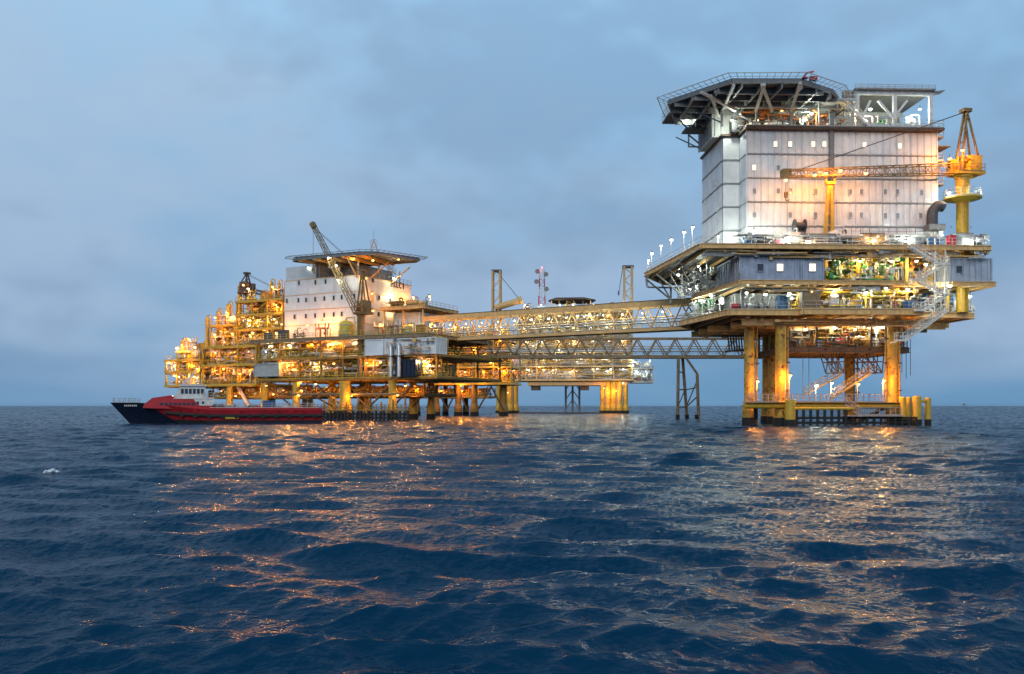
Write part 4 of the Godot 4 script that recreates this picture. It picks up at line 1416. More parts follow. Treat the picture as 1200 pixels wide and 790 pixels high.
func fill_bay(x0: float, x1: float, y: float, room: float, zs: Array, at: String, em: Array, density: float) -> void:
	for z in zs:
		var x := x0
		while x < x1 - 1.0:
			var w := minf(rng.randf_range(1.8, 4.2), x1 - x)
			if w < 1.2: break
			var p := Vector3(x + w * 0.5, y, z)
			var m: Material = em[rng.randi() % em.size()]
			var cw: String = m.resource_name.replace("_", " ").replace("steel", "painted")
			var kind := rng.randi() % 7
			if rng.randf() > density: pass
			elif kind == 0: vessel_up(p, minf(0.8, w * 0.3), room * rng.randf_range(0.6, 0.85), m, "%s upright vessel %s" % [cw, at], "upright vessels " + at)
			elif kind == 1: vessel_flat(p, minf(0.8, room * 0.28), w * 0.92, m, "%s lying drum %s" % [cw, at], "lying drums " + at)
			elif kind == 2: pump_skid(p, m, "%s motor pump skid %s" % [cw, at], "pump skids " + at)
			elif kind == 3: cabinet(p, Vector3(minf(w * 0.75, 2.4), room * rng.randf_range(0.4, 0.65), 0.9), m, "%s cabinet %s" % [cw, at], "cabinets " + at)
			elif kind == 4: manifold(p, w * 0.95, room * 0.85, [m, em[0], M.pale_steel], "%s valve manifold %s" % [cw, at], "valve manifolds " + at)
			else: pipe_rack(p, w, room, 4, [m, em[0], M.silver], "%s pipe rack %s" % [cw, at], "pipe racks " + at)
			x += w + rng.randf_range(0.1, 0.6)

func quarters_block(yd: float) -> void:
	begin("quarters_block", "tall white ribbed quarters block of five storeys with small windows", "building", Vector3(X(985, -12), yd, -12))
	var fh := 3.5
	var xa := X(875, 0)
	var xb := X(1098, 0)
	var top := yd + fh * 5
	var xw := X(847, -3.4)
	var zb := -24.0
	# solid body behind the cladding
	block("core_wall", Vector3(xa + 0.1, yd, zb), Vector3(xb, top, -0.1), M.grey_panel)
	block("core_wall", Vector3(xw + 0.1, yd, zb + 8.6), Vector3(xa + 0.1, top, -3.5), M.grey_panel)
	var n := 14
	var w := (xb - xa) / n
	var pm := panel_mesh(w - 0.05, fh - 0.3, 2, 0.11)
	var im := panel_mesh(1.0, fh - 0.3, 1, 0.03)
	var paints := [M.white_panel, M.white_panel_b, M.white_panel_c]
	rng.seed = 5
	for f in 5:
		var y := yd + fh * f + 0.12
		for i in n:
			shared("wall_panel", pm, paints[rng.randi() % 3], Transform3D(Basis.IDENTITY, Vector3(xa + w * (i + 0.5), y, -0.04)))
		block("floor_band", Vector3(xa, y + fh - 0.3, -0.1), Vector3(xb, y + fh - 0.14, 0.03), M.grey_steel)
		# return face, recessed front, long left side
		var side := Basis(Vector3(0, 0, 1), Vector3.UP, Vector3(-1, 0, 0))
		var sc := Basis(side.x * 3.35, side.y, side.z)
		shared("wall_panel", im, paints[0], Transform3D(sc, Vector3(xa - 0.02, y, -1.75)))
		var wf := xa - xw - 0.1
		shared("wall_panel", im, paints[1], Transform3D(Basis.from_scale(Vector3(wf, 1, 1)), Vector3(xw + wf * 0.5 + 0.05, y, -3.42)))
		for s in 4:
			sc = Basis(side.x * 2.9, side.y, side.z)
			shared("wall_panel", im, paints[(s + f) % 3], Transform3D(sc, Vector3(xw, y, -5.0 - s * 2.97)))
		block("floor_band", Vector3(xw - 0.08, y + fh - 0.3, -15.4), Vector3(xa - 0.01, y + fh - 0.14, -3.36), M.grey_steel)
	# windows: [px, py, lit]
	for a in [[908.7, 169, 1], [926, 169, 1], [953, 169, 1], [966, 169, 1], [1013, 170, 1], [1054.6, 171, 1], [883.7, 196.5, 1], [912, 197, 0], [1037, 198, 0], [1060, 198, 0],
			[884, 224, 0], [912, 224, 0], [926.6, 224, 0], [955.6, 224, 0], [996.7, 225, 0], [1009.5, 225, 0], [1037.4, 225, 0], [1051.7, 225, 0], [1080, 226, 0],
			[884, 252, 0], [926, 252, 0], [955.6, 252, 0], [996.7, 252, 0], [1009.5, 252, 0], [1037.4, 253, 0], [1051.7, 253, 0], [1079, 253, 0]]:
		var c := LZ(a[0], a[1], 0.06)
		window_part(c, 0.5, 0.75, Vector3.BACK, a[2] == 1, M.white_panel, null, M.glass_pale)
	for a in [[841, 245], [827, 236], [838, 214]]:
		window_part(LX(a[0], a[1], xw - 0.04), 0.45, 0.7, Vector3.LEFT, false, M.white_panel, null, M.glass_pale)
	# dark cable duct up the front
	block("cable_duct", Vector3(X(972, 0.3), yd, 0.07), Vector3(X(977.5, 0.3), top + 2.5, 0.4), M.grey_steel)
	# roof slab with its brown edge
	block("roof_slab", Vector3(xw - 0.3, top, -15.6), Vector3(xb + 0.6, top + 0.3, -3.0), M.brown_steel)
	block("roof_slab", Vector3(xa - 0.4, top + 0.001, -3.0), Vector3(xb + 0.6, top + 0.35, 1.1), M.brown_steel)
	var r := MB.new()
	r.rail(Vector3(xa - 0.3, top + 0.35, 1.0), Vector3(xb + 0.5, top + 0.35, 1.0), 1.1, 1.6)
	r.rail(Vector3(xb + 0.5, top + 0.35, 1.0), Vector3(xb + 0.5, top + 0.35, zb), 1.1, 1.6)
	part("railing", r, M.pale_steel)
	# balconies on the right flank
	for f in 5:
		var y := yd + fh * (f + 1) - 0.6
		block("balcony", Vector3(xb + 0.02, y, -6), Vector3(xb + 1.4, y + 0.15, -0.6), M.pale_steel)
		var b := MB.new()
		b.rail(Vector3(xb + 0.05, y + 0.15, -0.65), Vector3(xb + 1.35, y + 0.15, -0.65), 1.1, 0.9)
		b.rail(Vector3(xb + 1.35, y + 0.15, -0.65), Vector3(xb + 1.35, y + 0.15, -6), 1.1, 1.5)
		part("balcony_railing", b, M.white_steel)
	block("balcony_roof", Vector3(xb, top - 2.0, -6.2), Vector3(xb + 2.2, top - 1.85, -0.2), M.grey_steel)
	# corner caps
	block("corner_trim", Vector3(xa - 0.06, yd, -0.16), Vector3(xa + 0.03, top, 0.1), M.white_panel)
	block("corner_trim", Vector3(xb - 0.02, yd, -0.16), Vector3(xb + 0.1, top, 0.1), M.white_panel)

func helideck_big() -> void:
	var h := 44.8 + EYE
	var pix := [[858, 93], [938, 93], [977, 106], [990, 126], [918, 152], [850, 157], [792, 138], [783, 118]]
	var poly := PackedVector2Array()
	var c := Vector2.ZERO
	for q in pix:
		var p := LY(q[0], q[1], h)
		poly.append(Vector2(p.x, p.z))
		c += Vector2(p.x, p.z) / pix.size()
	begin("helideck", "big eight-sided helideck on slanted struts above the white block", "helideck", Vector3(c.x, h - 6.0, c.y))
	var b := MB.new()
	b.prism(poly, h - 0.35, h + 0.15)
	part("landing_plate", b, M.dark_steel)
	# girders below
	for i in 9:
		var t := lerpf(-11.0, 11.0, i / 8.0)
		for way in 2:
			var a0 := Vector2(c.x + t, c.y - 30) if way == 0 else Vector2(c.x - 30, c.y + t)
			var a1 := Vector2(c.x + t, c.y + 30) if way == 0 else Vector2(c.x + 30, c.y + t)
			for l in Geometry2D.intersect_polyline_with_polygon(PackedVector2Array([a0, a1]), poly):
				bar("girder", Vector3(l[0].x, h - 0.75 - 0.02 * way, l[0].y), Vector3(l[1].x, h - 0.75 - 0.02 * way, l[1].y), 0.24, 0.78, M.grey_steel)
	# safety net all round: tilted frames
	for i in poly.size():
		var p := poly[i]
		var q := poly[(i + 1) % poly.size()]
		var op := (p - c).normalized() * 1.7
		var oq := (q - c).normalized() * 1.7
		var pa := Vector3(p.x, h - 0.1, p.y)
		var qa := Vector3(q.x, h - 0.1, q.y)
		var pb := Vector3(p.x + op.x, h + 0.35, p.y + op.y)
		var qb := Vector3(q.x + oq.x, h + 0.35, q.y + oq.y)
		var net := MB.new()
		net.beam(pb, qb, 0.09, 0.09)
		net.beam(pa.lerp(pb, 0.5), qa.lerp(qb, 0.5), 0.05, 0.05)
		var k := roundi(p.distance_to(q) / 0.9)
		for j in k + 1:
			net.beam(pa.lerp(qa, float(j) / k), pb.lerp(qb, float(j) / k), 0.06, 0.06)
		part("safety_net_frame", net, M.pale_steel)
		bar("edge_beam", Vector3(p.x, h - 0.3, p.y), Vector3(q.x, h - 0.3, q.y), 0.25, 0.55, M.grey_steel)
	# struts from the block's roof up to the deck
	var yr := 25.6 + 17.5 + 0.35
	for s in [[843, 132, -2, 860, 100], [843, 132, -2, 833, 112], [886, 131, 0.8, 896, 99], [927, 131, 0.8, 938, 97], [905, 131, 0.8, 893, 99], [862, 135, 0.8, 822, 108]]:
		var p := LZ(s[0], s[1], s[2])
		p.y = yr + 2.2
		var q := LY(s[3], s[4], h - 1.15)
		bar("strut", p, q, 0.36, 0.36, M.pale_steel)
	bar("strut_tie", LZ(845, 125.5, 0.8), LZ(928, 125.5, 0.8), 0.3, 0.3, M.pale_steel)
	for s in [[846, 0.8], [887, 0.8], [928, 0.8], [846, -12.0], [887, -12.0], [928, -12.0], [870, -5.0], [950, -6.0]]:
		var p := Vector3(X(s[0], 0.5), yr, s[1] - 0.4)
		bar("post", p, Vector3(p.x, h - 1.15, p.z), 0.3, 0.3, M.pale_steel)
		bar("post_brace", p + Vector3(0, 0.5, 0), Vector3(p.x - 3.2, h - 1.15, p.z - 2.5), 0.2, 0.2, M.grey_steel)
	# lower left walkway and its cage
	var wl := LZ(787, 132, -8)
	block("side_walkway", wl + Vector3(-0.6, -0.5, -4), wl + Vector3(5.2, -0.35, 1), M.dark_steel)
	var r := MB.new()
	r.rail(wl + Vector3(-0.6, -0.35, 1), wl + Vector3(-0.6, -0.35, -4), 1.4, 1.4)
	r.rail(wl + Vector3(-0.6, -0.35, 1), wl + Vector3(2.2, -0.35, 1), 1.4, 1.0)
	part("walkway_railing", r, M.pale_steel)
	block("side_walkway", wl + Vector3(2.0, -2.7, -2), wl + Vector3(5.2, -2.5, 1), M.dark_steel)
	for s in [[0.0, -0.5, 2.2, -2.6], [5.0, -0.5, 5.0, -2.6], [3.6, -0.5, 3.6, -2.6]]:
		bar("hanger", wl + Vector3(s[0], s[1], 0.9), wl + Vector3(s[2], s[3], 0.9), 0.2, 0.2, M.dark_steel)
	var hg := LZ(807, 155, -9)
	for s in [[[807, 157], [807, 172]], [[807, 172], [819, 172]], [[807, 158], [819, 168]]]:
		bar("bracket", LZ(s[0][0], s[0][1], -9), LZ(s[1][0], s[1][1], -9), 0.2, 0.2, M.grey_steel)
	# foam monitor at the right corner
	begin("fire_monitor", "red fire monitor at the corner of the big helideck", "fire monitor", LY(943, 92, h + 0.15))
	var fm := MB.new()
	fm.lathe(O, Vector3.UP, [Vector2(0.4, 0), Vector2(0.4, 0.15), Vector2(0.15, 0.2), Vector2(0.15, 0.5), Vector2(0.01, 0.5)], 12)
	part("base", fm, M.red)
	var fb := MB.new()
	fb.pipe([O + Vector3(0, 0.4, 0), O + Vector3(0.2, 0.7, 0.2), O + Vector3(1.1, 0.8, 0.5)], 0.12, 0.3)
	part("barrel", fb, M.red)
	cabinet(LY(953, 95, h + 0.15), Vector3(1.0, 0.5, 0.6), M.red, "low red hose box at the edge of the big helideck", "", "hose_box")

func roof_frame() -> void:
	var yr := 25.6 + 17.5 + 0.36
	var top := LZ(1040, 113, 0).y
	var xa := X(1003, 0)
	var xb := X(1090, 0)
	begin("roof_shelter", "open white steel frame with flat roof on top of the white block", "shelter", Vector3((xa + xb) * 0.5, yr, -4))
	for px in [1003.0, 1047.0, 1089.0]:
		for z in [0.4, -9.0]:
			bar("column", Vector3(X(px, 0), yr, z), Vector3(X(px, 0), top, z), 0.5 if z > 0 else 0.35, 0.5 if z > 0 else 0.35, M.white_steel)
	for s in [[1004, 152, 1020, 118], [1029, 118, 1046, 137], [1048, 137, 1063, 118]]:
		bar("brace", LZ(s[0], s[1], 0.4), LZ(s[2], s[3], 0.4), 0.3, 0.3, M.white_steel)
	bar("top_beam", Vector3(xa - 0.3, top + 0.3, 0.4), Vector3(xb + 0.3, top + 0.3, 0.4), 0.4, 0.6, M.white_steel)
	bar("top_beam", Vector3(xa - 0.3, top + 0.3, -9), Vector3(xb + 0.3, top + 0.3, -9), 0.4, 0.6, M.white_steel)
	block("roof_plate", Vector3(xa - 0.6, top + 0.6, -10), Vector3(X(1092, 0), top + 0.75, 1.2), M.grey_steel)
	bar("roof_overhang", Vector3(X(1092, 0), top + 0.5, 0), LZ(1104, 108, 0), 1.6, 0.12, M.grey_steel)
	block("back_wall", Vector3(xa, yr, -9.6), Vector3(xb, top, -9.4), M.pale_steel)
	block("kickboard", Vector3(xa, yr, 0.7), Vector3(xb, yr + 0.5, 0.8), M.white_steel)
	var r := MB.new()
	r.rail(Vector3(xa - 0.6, top + 0.75, 1.1), Vector3(X(1092, 0), top + 0.75, 1.1), 0.6, 1.0)
	part("roof_railing", r, M.pale_steel)
	rng.seed = 8
	fill_bay(xa + 0.8, xb - 0.5, yr, 3.4, [-2.5, -6.5], "inside the open roof shelter", [M.green, M.white_steel, M.pale_steel, M.yellow, M.pink_white], 1.0)
	fill_bay(X(858, -1), X(995, -1), yr, 2.6, [-2.5, -8.0], "on the roof under the big helideck", [M.white_steel, M.pale_steel, M.dark_steel, M.orange, M.grey_steel], 1.0)
	# green-white lit plant room on the roof, left
	box_container("plant_room", Vector3(X(833, -5), yr - 0.3, -12), Vector3(X(862, -5), yr + 3.2, -4), M.pale_steel, "pale plant room on the roof corner under the big helideck", "module")
	box_container("plant_room", Vector3(X(936, -4), yr - 0.2, -12), Vector3(X(968, -4), yr + 3.4, -4), M.pale_steel, "pale plant room on the roof behind the central white lamp", "module")
	# access stair from roof to helideck on the right
	stair("helideck_stair", LZ(1016, 147, 1.3), LZ(992, 124, 1.3), 0.9, M.white_steel, "white stair climbing from the roof to the big helideck", "")
	begin("helideck_landing", "white landing with railing beside the right edge of the big helideck", "landing", LZ(985, 118, 1.3))
	var p := LZ(958, 117, 1.3)
	var q := LZ(1002, 112, 1.3)
	block("plate", Vector3(p.x, O.y - 0.2, -3.5), Vector3(q.x, O.y, 1.9), M.pale_steel)
	var lr := MB.new()
	lr.rail(Vector3(p.x, O.y, 1.85), Vector3(q.x, O.y, 1.85), 1.2, 0.9)
	lr.rail(Vector3(q.x, O.y, 1.85), Vector3(q.x, O.y, -3.5), 1.2, 0.9)
	part("railing", lr, M.white_steel)
	for x in [p.x + 0.4, q.x - 0.4]:
		bar("post", Vector3(x, yr, 1.0), Vector3(x, O.y - 0.2, 1.0), 0.22, 0.22, M.pale_steel)
	cabinet(Vector3(q.x - 0.9, O.y, 0.5), Vector3(1.1, 1.6, 0.8), M.crate, "tan locker on the landing beside the big helideck", "", "locker")

func boat_landing() -> void:
	var y := 3.3
	begin("boat_landing", "yellow boat landing between the legs with pink white railings", "boat landing", Vector3(X(965, 1), 0, 1))
	var x0 := X(872, 2)
	var x1 := X(1052, 2)
	rod("landing_tube", Vector3(x0, y - 0.45, 2.2), Vector3(x1, y - 0.45, 2.2), 0.42, M.yellow)
	rod("landing_tube", Vector3(X(890, -17), y - 0.45, -17), Vector3(X(1000, -17), y - 0.45, -17), 0.42, M.yellow)
	for px in [918.0, 960.0, 1005.0, 1046.0]:
		rod("cross_tube", Vector3(X(px, 2), y - 0.5, 2.0), Vector3(minf(X(px, 2), X(1000, -17)), y - 0.5, -17.0), 0.3, M.yellow)
	block("walkway", Vector3(x0, y - 0.02, 1.2), Vector3(x1, y + 0.06, 3.2), M.ochre)
	block("walkway", Vector3(X(922, 2), y - 0.03, -6.0), Vector3(X(1040, 2), y + 0.05, -4.4), M.ochre)
	for s in [[878, 912], [920, 968], [972, 1038]]:
		for z in [3.15, 1.25]:
			var r := MB.new()
			r.rail(Vector3(X(s[0], 3), y + 0.06, z), Vector3(X(s[1], 3), y + 0.06, z), 1.15, 0.8, 0.08)
			part("railing", r, M.landing_pink)
	# lower landing
	block("lower_platform", Vector3(X(990, 4), 1.35, 3.8), Vector3(X(1056, 4), 1.5, 5.0), M.landing_pink)
	var lr := MB.new()
	lr.rail(Vector3(X(1006, 5), 1.5, 4.95), Vector3(X(1056, 5), 1.5, 4.95), 1.1, 0.8, 0.08)
	part("railing", lr, M.landing_pink)
	# slanted braces to the sea
	rod("brace", Vector3(X(884, 1), y - 0.6, 1.5), Vector3(X(905, 1), -1.5, -6), 0.3, M.dark_steel)
	rod("brace", Vector3(X(1036, 1), y - 0.6, 1.5), Vector3(X(1010, 1), -1.5, -8), 0.3, M.dark_steel)
	rod("brace", Vector3(X(1036, 2), 1.0, 3.4), Vector3(X(1048, 2), y - 0.3, 2.2), 0.25, M.ochre)
	# fender posts
	var n := 19
	for i in n:
		var x := lerpf(X(924, 4), X(1072, 4), float(i) / (n - 1))
		var h: float = 2.3 if i < 9 else 1.3
		rod("fender_post", Vector3(x, -2.0, 4.4), Vector3(x, h, 4.4), 0.2, M.rubber)
	for yy in [0.45, 1.15]:
		rod("fender_rail", Vector3(X(924, 4), yy, 4.15), Vector3(X(1072, 4), yy, 4.15), 0.17, M.rubber)
	rod("fender_rail", Vector3(X(922, 4), 2.45, 4.2), Vector3(X(1000, 4), 2.45, 4.2), 0.22, M.yellow)
	# stairs to the hanging lattices
	stair("landing_stair", LZ(943, 463, -4), LZ(986, 439, -4), 0.5, M.brown_tan, "shorter pink white stair rising from the boat landing", "")
	stair("landing_stair", LZ(974, 467, 2.0), LZ(1020, 437, 0.0), 0.5, M.brown_tan, "longer pink white stair rising from the boat landing", "")
	stair("landing_stair", LZ(1008, 487, 4.2), LZ(992, 474, 3.0), 0.8, M.landing_pink, "short pink white stair from the landing down to the fenders", "")
	# mooring dolphins: stubby yellow piles at the right and the left
	for s in [[926, 468, 5.0, 0.72, "left end of the fender row"], [1058, 465, 3.0, 0.5, "right leg, nearer one of a pair"], [1064.5, 465.5, 2.0, 0.45, "right leg, inner one of a pair"], [1074.5, 464, 3.6, 0.62, "right end of the fender row"], [1087.5, 466, 3.0, 0.42, "far right of the boat landing"]]:
		var p := LZ(s[0], s[1], s[2])
		begin("mooring_pile", "stubby yellow pile standing in the sea at the %s" % s[4], "pile", Vector3(p.x, -3, p.z))
		var b := MB.new()
		b.lathe(Vector3(p.x, 0, p.z), Vector3.UP, [Vector2(s[3], 0.9), Vector2(s[3], p.y - 0.15), Vector2(s[3] * 0.9, p.y), Vector2(0.01, p.y)], 16)
		part("pile", b, M.yellow)
		var g := MB.new()
		g.lathe(Vector3(p.x, 0, p.z), Vector3.UP, [Vector2(s[3] * 1.08, -3), Vector2(s[3] * 1.08, 0.7), Vector2(s[3], 0.92)], 16)
		part("growth_band", g, M.growth)
	begin("pile_beam", "yellow beam joining the two outermost mooring piles", "beam", LZ(1081, 470, 3.2))
	rod("beam", LZ(1075, 470, 3.4), LZ(1087, 470, 3.1), 0.22, M.yellow)

# ---------------------------------------------------------------- bridges
func at_px(px: float, py: float, d: float) -> Vector3:
	return Vector3((px - 600.0) / FPX * d, EYE + (HORIZON - py) / FPX * d, -d)

func build_bridges() -> void:
	F = Transform3D.IDENTITY
	var a := at_px(497, 400, 189)
	var b := at_px(812, 383, 157)
	a.y = 16.7
	b.y = 16.7
	truss_bridge("truss_bridge", "long tan covered truss bridge with lit walkway joining the two main platforms", a, b, 4.7, 3.2, 15, M.tan_steel, 1.0, true)
	for i in 14:
		var p := a.lerp(b, (i + 0.6) / 15.0)
		lamp(p + Vector3(0.2, 3.3, -1.3), "white" if i > 4 else "warm", 11.0, "inside the covered bridge")
	var c := at_px(490, 419, 195)
	var d := at_px(916, 419, 195)
	c.y = 13.6
	d.y = 13.6
	truss_bridge("truss_bridge", "lower open truss bridge running behind the covered bridge to the tripod", c, d, 4.1, 2.6, 19, M.brown_tan, 0.35, false)
	# tripod under the lower bridge
	begin("bridge_tripod", "rusty braced tripod tower standing in the sea under the lower bridge", "tripod", at_px(807, 476, 195) * Vector3(1, 0, 1))
	var top := [at_px(795, 419, 195), at_px(800, 419, 197.6), at_px(804, 419, 195)]
	var foot := [at_px(794, 491, 195), at_px(806, 491, 201), at_px(819, 491, 195)]
	for i in 3:
		top[i].y = 13.4
		foot[i].y = -2.0
		rod("leg", foot[i], top[i] if i < 2 else at_px(817, 438, 195), 0.34, M.brown_tan)
		rod("growth_band", Vector3(foot[i].x, -2, foot[i].z), foot[i].lerp(top[i], 0.19), 0.45, M.growth)
	rod("leg", at_px(817, 438, 195), top[2], 0.26, M.brown_tan)
	for t in [0.3, 0.55, 0.8]:
		rod("tie", foot[0].lerp(top[0], t), foot[1].lerp(top[1], t), 0.15, M.brown_tan)
		if t < 0.7: rod("tie", foot[1].lerp(top[1], t), at_px(818, 476 - t * 40, 195), 0.15, M.brown_tan)
	rod("brace", foot[0].lerp(top[0], 0.3), foot[1].lerp(top[1], 0.55), 0.13, M.brown_tan)
	rod("brace", foot[1].lerp(top[1], 0.3), at_px(817, 446, 195), 0.13, M.brown_tan)

# ---------------------------------------------------------------- the production platform with the smaller white block
func brace_rod(p: Vector3, q: Vector3, r: float, m: Material) -> void:
	rod("brace", p, q, r, m)

func build_production_platform() -> void:
	F = Transform3D(Basis(Vector3.UP, deg_to_rad(-27.0)), Vector3(-32.5, 0, -188))
	var y1 := 8.6
	var y2 := 13.0
	var y3 := 17.2
	var em := [M.yellow, M.bright_yellow, M.ochre, M.yellow, M.white_steel, M.pale_steel, M.grey_steel]
	var dull := [M.yellow, M.bright_yellow, M.ochre, M.grey_steel, M.white_steel, M.dark_steel, M.red]
	# main decks
	var xa := X(302, 5)
	var xb := X(512, 5)
	module("deck_module", "the lettered-block platform", xa, xb, -22, 5, [y1, y2, y3], 6.0, M.ochre, dull, 101, ["sodium", "sodium", "warm"], 85.0, 0.95, false)
	flat_deck("upper_deck", "top deck of the production platform round the lettered white block", PackedVector2Array([Vector2(X(296, 4), 5.2), Vector2(X(500, 5), 5.2), Vector2(X(500, 5), -22), Vector2(X(296, 4), -22)]), y3, 0.8, M.brown_tan, [0, 1, 3], M.bright_yellow)
	rng.seed = 77
	fill_bay(X(300, 3), X(392, 3), y3, 3.2, [3.2], "in front of the lettered block", [M.dark_steel, M.red, M.yellow, M.grey_steel], 0.9)
	fill_bay(X(436, 3), X(495, 3), y3, 3.0, [2.0, -6.0], "right of the lettered block crane", [M.yellow, M.ochre, M.white_steel, M.grey_steel], 1.0)
	# long module to the left with its stacks
	module("deck_module", "the low boatside deck", X(236, 0), X(300, 0), -18, 0, [y1 - 0.8, y2 - 0.6, y3 - 0.6], 5.0, M.yellow, em, 102, ["sodium"], 75.0, 1.0)
	module("process_stack", "the tall blockside stack", X(276, -4), X(331, -4), -16, -4, [y3 + 0.2, 20.8, 24.2, 27.4], 4.5, M.yellow, em, 103, ["sodium", "warm", "sodium"], 75.0, 1.0)
	module("process_stack", "the middle process stack", X(246, -5), X(275, -5), -16, -5, [y3 - 0.4, 19.6, 22.2], 4.0, M.yellow, em, 104, ["sodium"], 75.0, 1.0)
	module("process_tower", "the end tower", X(193, -2), X(234, -2), -16, -2, [y1 - 0.8, 11.2, 14.0], 4.0, M.yellow, em, 105, ["sodium", "warm"], 75.0, 1.0)
	module("process_tower", "the end tower crown", X(206, -4), X(225, -4), -12, -4, [14.2, 16.2], 3.5, M.yellow, em, 106, ["sodium"], 50.0, 1.0)
	# tall columns and flare-like stacks give the outline its teeth
	for s in [[281, 334, -7, 0.5, y3], [268, 356, -8, 0.6, y3 - 0.4], [256, 364, -8, 0.5, y3 - 0.4], [318, 330, -9, 0.45, 24.2], [214, 399, -6, 0.5, 14.0], [243, 372, -6, 0.5, y3 - 0.6], [327, 331, -8, 0.35, 24.2]]:
		var t := LZ(s[0], s[1], s[2])
		vessel_up(Vector3(t.x, s[4], s[2]), s[3], t.y - s[4], M.yellow, "slim yellow column rising above the process stacks behind the boat", "slim columns above the process stacks")
	# legs
	jacket("yellow tubular legs under the lettered-block production platform", Vector3(X(400, 0), -4, 0))
	for s in [[347, 4, 0.75], [357, -16, 0.6], [364, -17, 0.6], [389, -4, 0.85], [404.5, 5, 1.15], [431, -8, 0.8], [424, -14, 0.6], [460, 4, 0.8], [484, -10, 0.8], [269, -1, 0.75], [311, -1, 0.9], [319, -14, 0.8], [228, -4, 0.7], [505, -12, 0.7]]:
		leg(Vector3(X(s[0], s[1]), 0, s[1]), y1 - 0.6, s[2], M.yellow)
	begin("jacket_bracing", "dark diagonal braces between the legs of the production platform", "bracing", Vector3(X(400, 2), 0, 2))
	for s in [[347, 389, 4, 452, 476], [389, 347, 0, 452, 478], [404.5, 431, 3, 450, 478], [460, 431, 3, 450, 478], [460, 484, 2, 478, 450], [404, 372, 3, 478, 452], [505, 484, -8, 452, 476], [311, 340, 0, 452, 474]]:
		brace_rod(LZ(s[0], s[3], s[2]), LZ(s[1], s[4], s[2]), 0.2, M.brown_steel)
	brace_rod(LZ(277, 450, -2), LZ(292, 476, -2), 0.45, M.pink_white)
	for s in [[340, 470, 5, 462], [400, 500, -8, 466]]:
		brace_rod(LZ(s[0], s[3], s[2]), LZ(s[1], s[3], s[2]), 0.22, M.brown_tan)
	# lower process level hanging under the main deck
	module("hanging_process_deck", "the low hanging deck", X(372, -4), X(500, -4), -16, -3, [5.3, y1 - 0.9], 5.0, M.ochre, em, 107, ["sodium"], 80.0, 0.9, false)
	module("hanging_process_deck", "the boatside hanging deck", X(252, -4), X(366, -4), -14, -3, [5.0, y1 - 1.0], 5.0, M.ochre, em, 108, ["sodium"], 60.0, 0.9, false)
	for l in [[350, 463, 5.0], [392, 462, 3.0], [412, 464, 6.0], [436, 462, 3.0], [466, 463, 5.0], [320, 462, 1.0], [276, 464, 1.0], [490, 462, -4.0]]:
		lamp(LZ(l[0], l[1], l[2]), "sodium", 40.0, "between the legs of the lettered-block platform")
	# boat landing with fenders
	begin("boat_landing", "long dark fendered boat landing in front of the production platform", "boat landing", Vector3(X(422, 8), 0, 8))
	var n := 26
	for i in n:
		var x := lerpf(X(366, 8.5), X(478, 8.5), float(i) / (n - 1))
		rod("fender_post", Vector3(x, -2, 8.5), Vector3(x, 1.6 + 0.25 * (i % 2), 8.5), 0.26, M.rubber)
	for y in [0.5, 1.2]: rod("fender_rail", Vector3(X(365, 8.2), y, 8.2), Vector3(X(479, 8.2), y, 8.2), 0.22, M.rubber)
	block("walkway", Vector3(X(360, 7), 1.75, 6.4), Vector3(X(480, 7), 1.9, 7.9), M.brown_steel)
	for s in [0, 1]:
		var r := MB.new()
		r.rail(Vector3(X(362, 7), 1.9, 7.8 - 1.3 * s), Vector3(X(478, 7), 1.9, 7.8 - 1.3 * s), 1.2, 1.0, 0.09)
		part("railing", r, M.ochre)
	for i in 9:
		var x := lerpf(X(366, 7), X(474, 7), i / 8.0)
		rod("pile", Vector3(x, -2, 6.7), Vector3(x, 3.6 + (i % 3) * 0.5, 6.7), 0.2, M.ochre)
	lettered_block(y3)
	# crane standing in front of the block
	var base := Vector3(X(423, 4), y1, 4)
	pedestal_crane("brown pedestal crane with raised boom in front of the lettered block", base, LZ(423, 369, 4).y - y1, 0.7, LZ(367, 264, 4), LZ(423, 318, 4).y - LZ(423, 369, 4).y, M.ochre_dark, M.ochre_dark, 1.2, 9.0, 22)
	# small crane on the stack
	var b2 := Vector3(X(291, -8), 27.4, -8)
	pedestal_crane("small dark crane on top of the process stack beside the block", b2, 2.2, 0.7, LZ(350, 352, -24), 4.8, M.brown_steel, M.dark_steel, 0.9, 1.5, 14)
	# yellow dome tank
	vessel_up(Vector3(X(405, 3), y3, 2.8), 1.6, 3.6, M.bright_yellow, "broad bright yellow tank in front of the lettered block", "")
	# white and grey boxes hung on the front
	box_container("white_module", LZ(437, 419, 3).max(Vector3(-999, y2 + 0.05, 2)), Vector3(X(449, 5.6), y3 - 0.9, 5.6), M.white_panel, "small white box module left of the silver ducts", "module", "", false)
	box_container("white_module", Vector3(X(451, 5), y2 + 0.05, 1.5), Vector3(X(511, 5.4), y3 - 0.9, 5.4), M.white_panel, "long white panel module behind the silver ducts", "module")
	tangle(X(449, 5.6), X(510, 5.6), y2 + 0.2, y3 - 1.2, 5.6, 6.4, 16, [M.tan_steel, M.grey_steel], "small pipes and fittings on the long white panel module")
	box_container("dark_container", Vector3(X(464, 6), y1 + 0.05, 3.4), Vector3(X(487, 6), y1 + 3.4, 6.0), M.navy, "dark navy container on the lowest deck beside the silver ducts", "container")
	box_container("grey_module", Vector3(X(298, 5.6), y1 + 0.6, 2), Vector3(X(327, 5.6), y1 + 3.4, 5.6), M.pale_steel, "pale grey box module on the lowest deck above the boat stern", "module", "", false)
	box_container("grey_module", Vector3(X(301, 3), y2 + 0.05, -4), Vector3(X(330, 3), y3 - 0.9, 1.0), M.grey_panel, "grey room with greenish light on the second deck", "module")
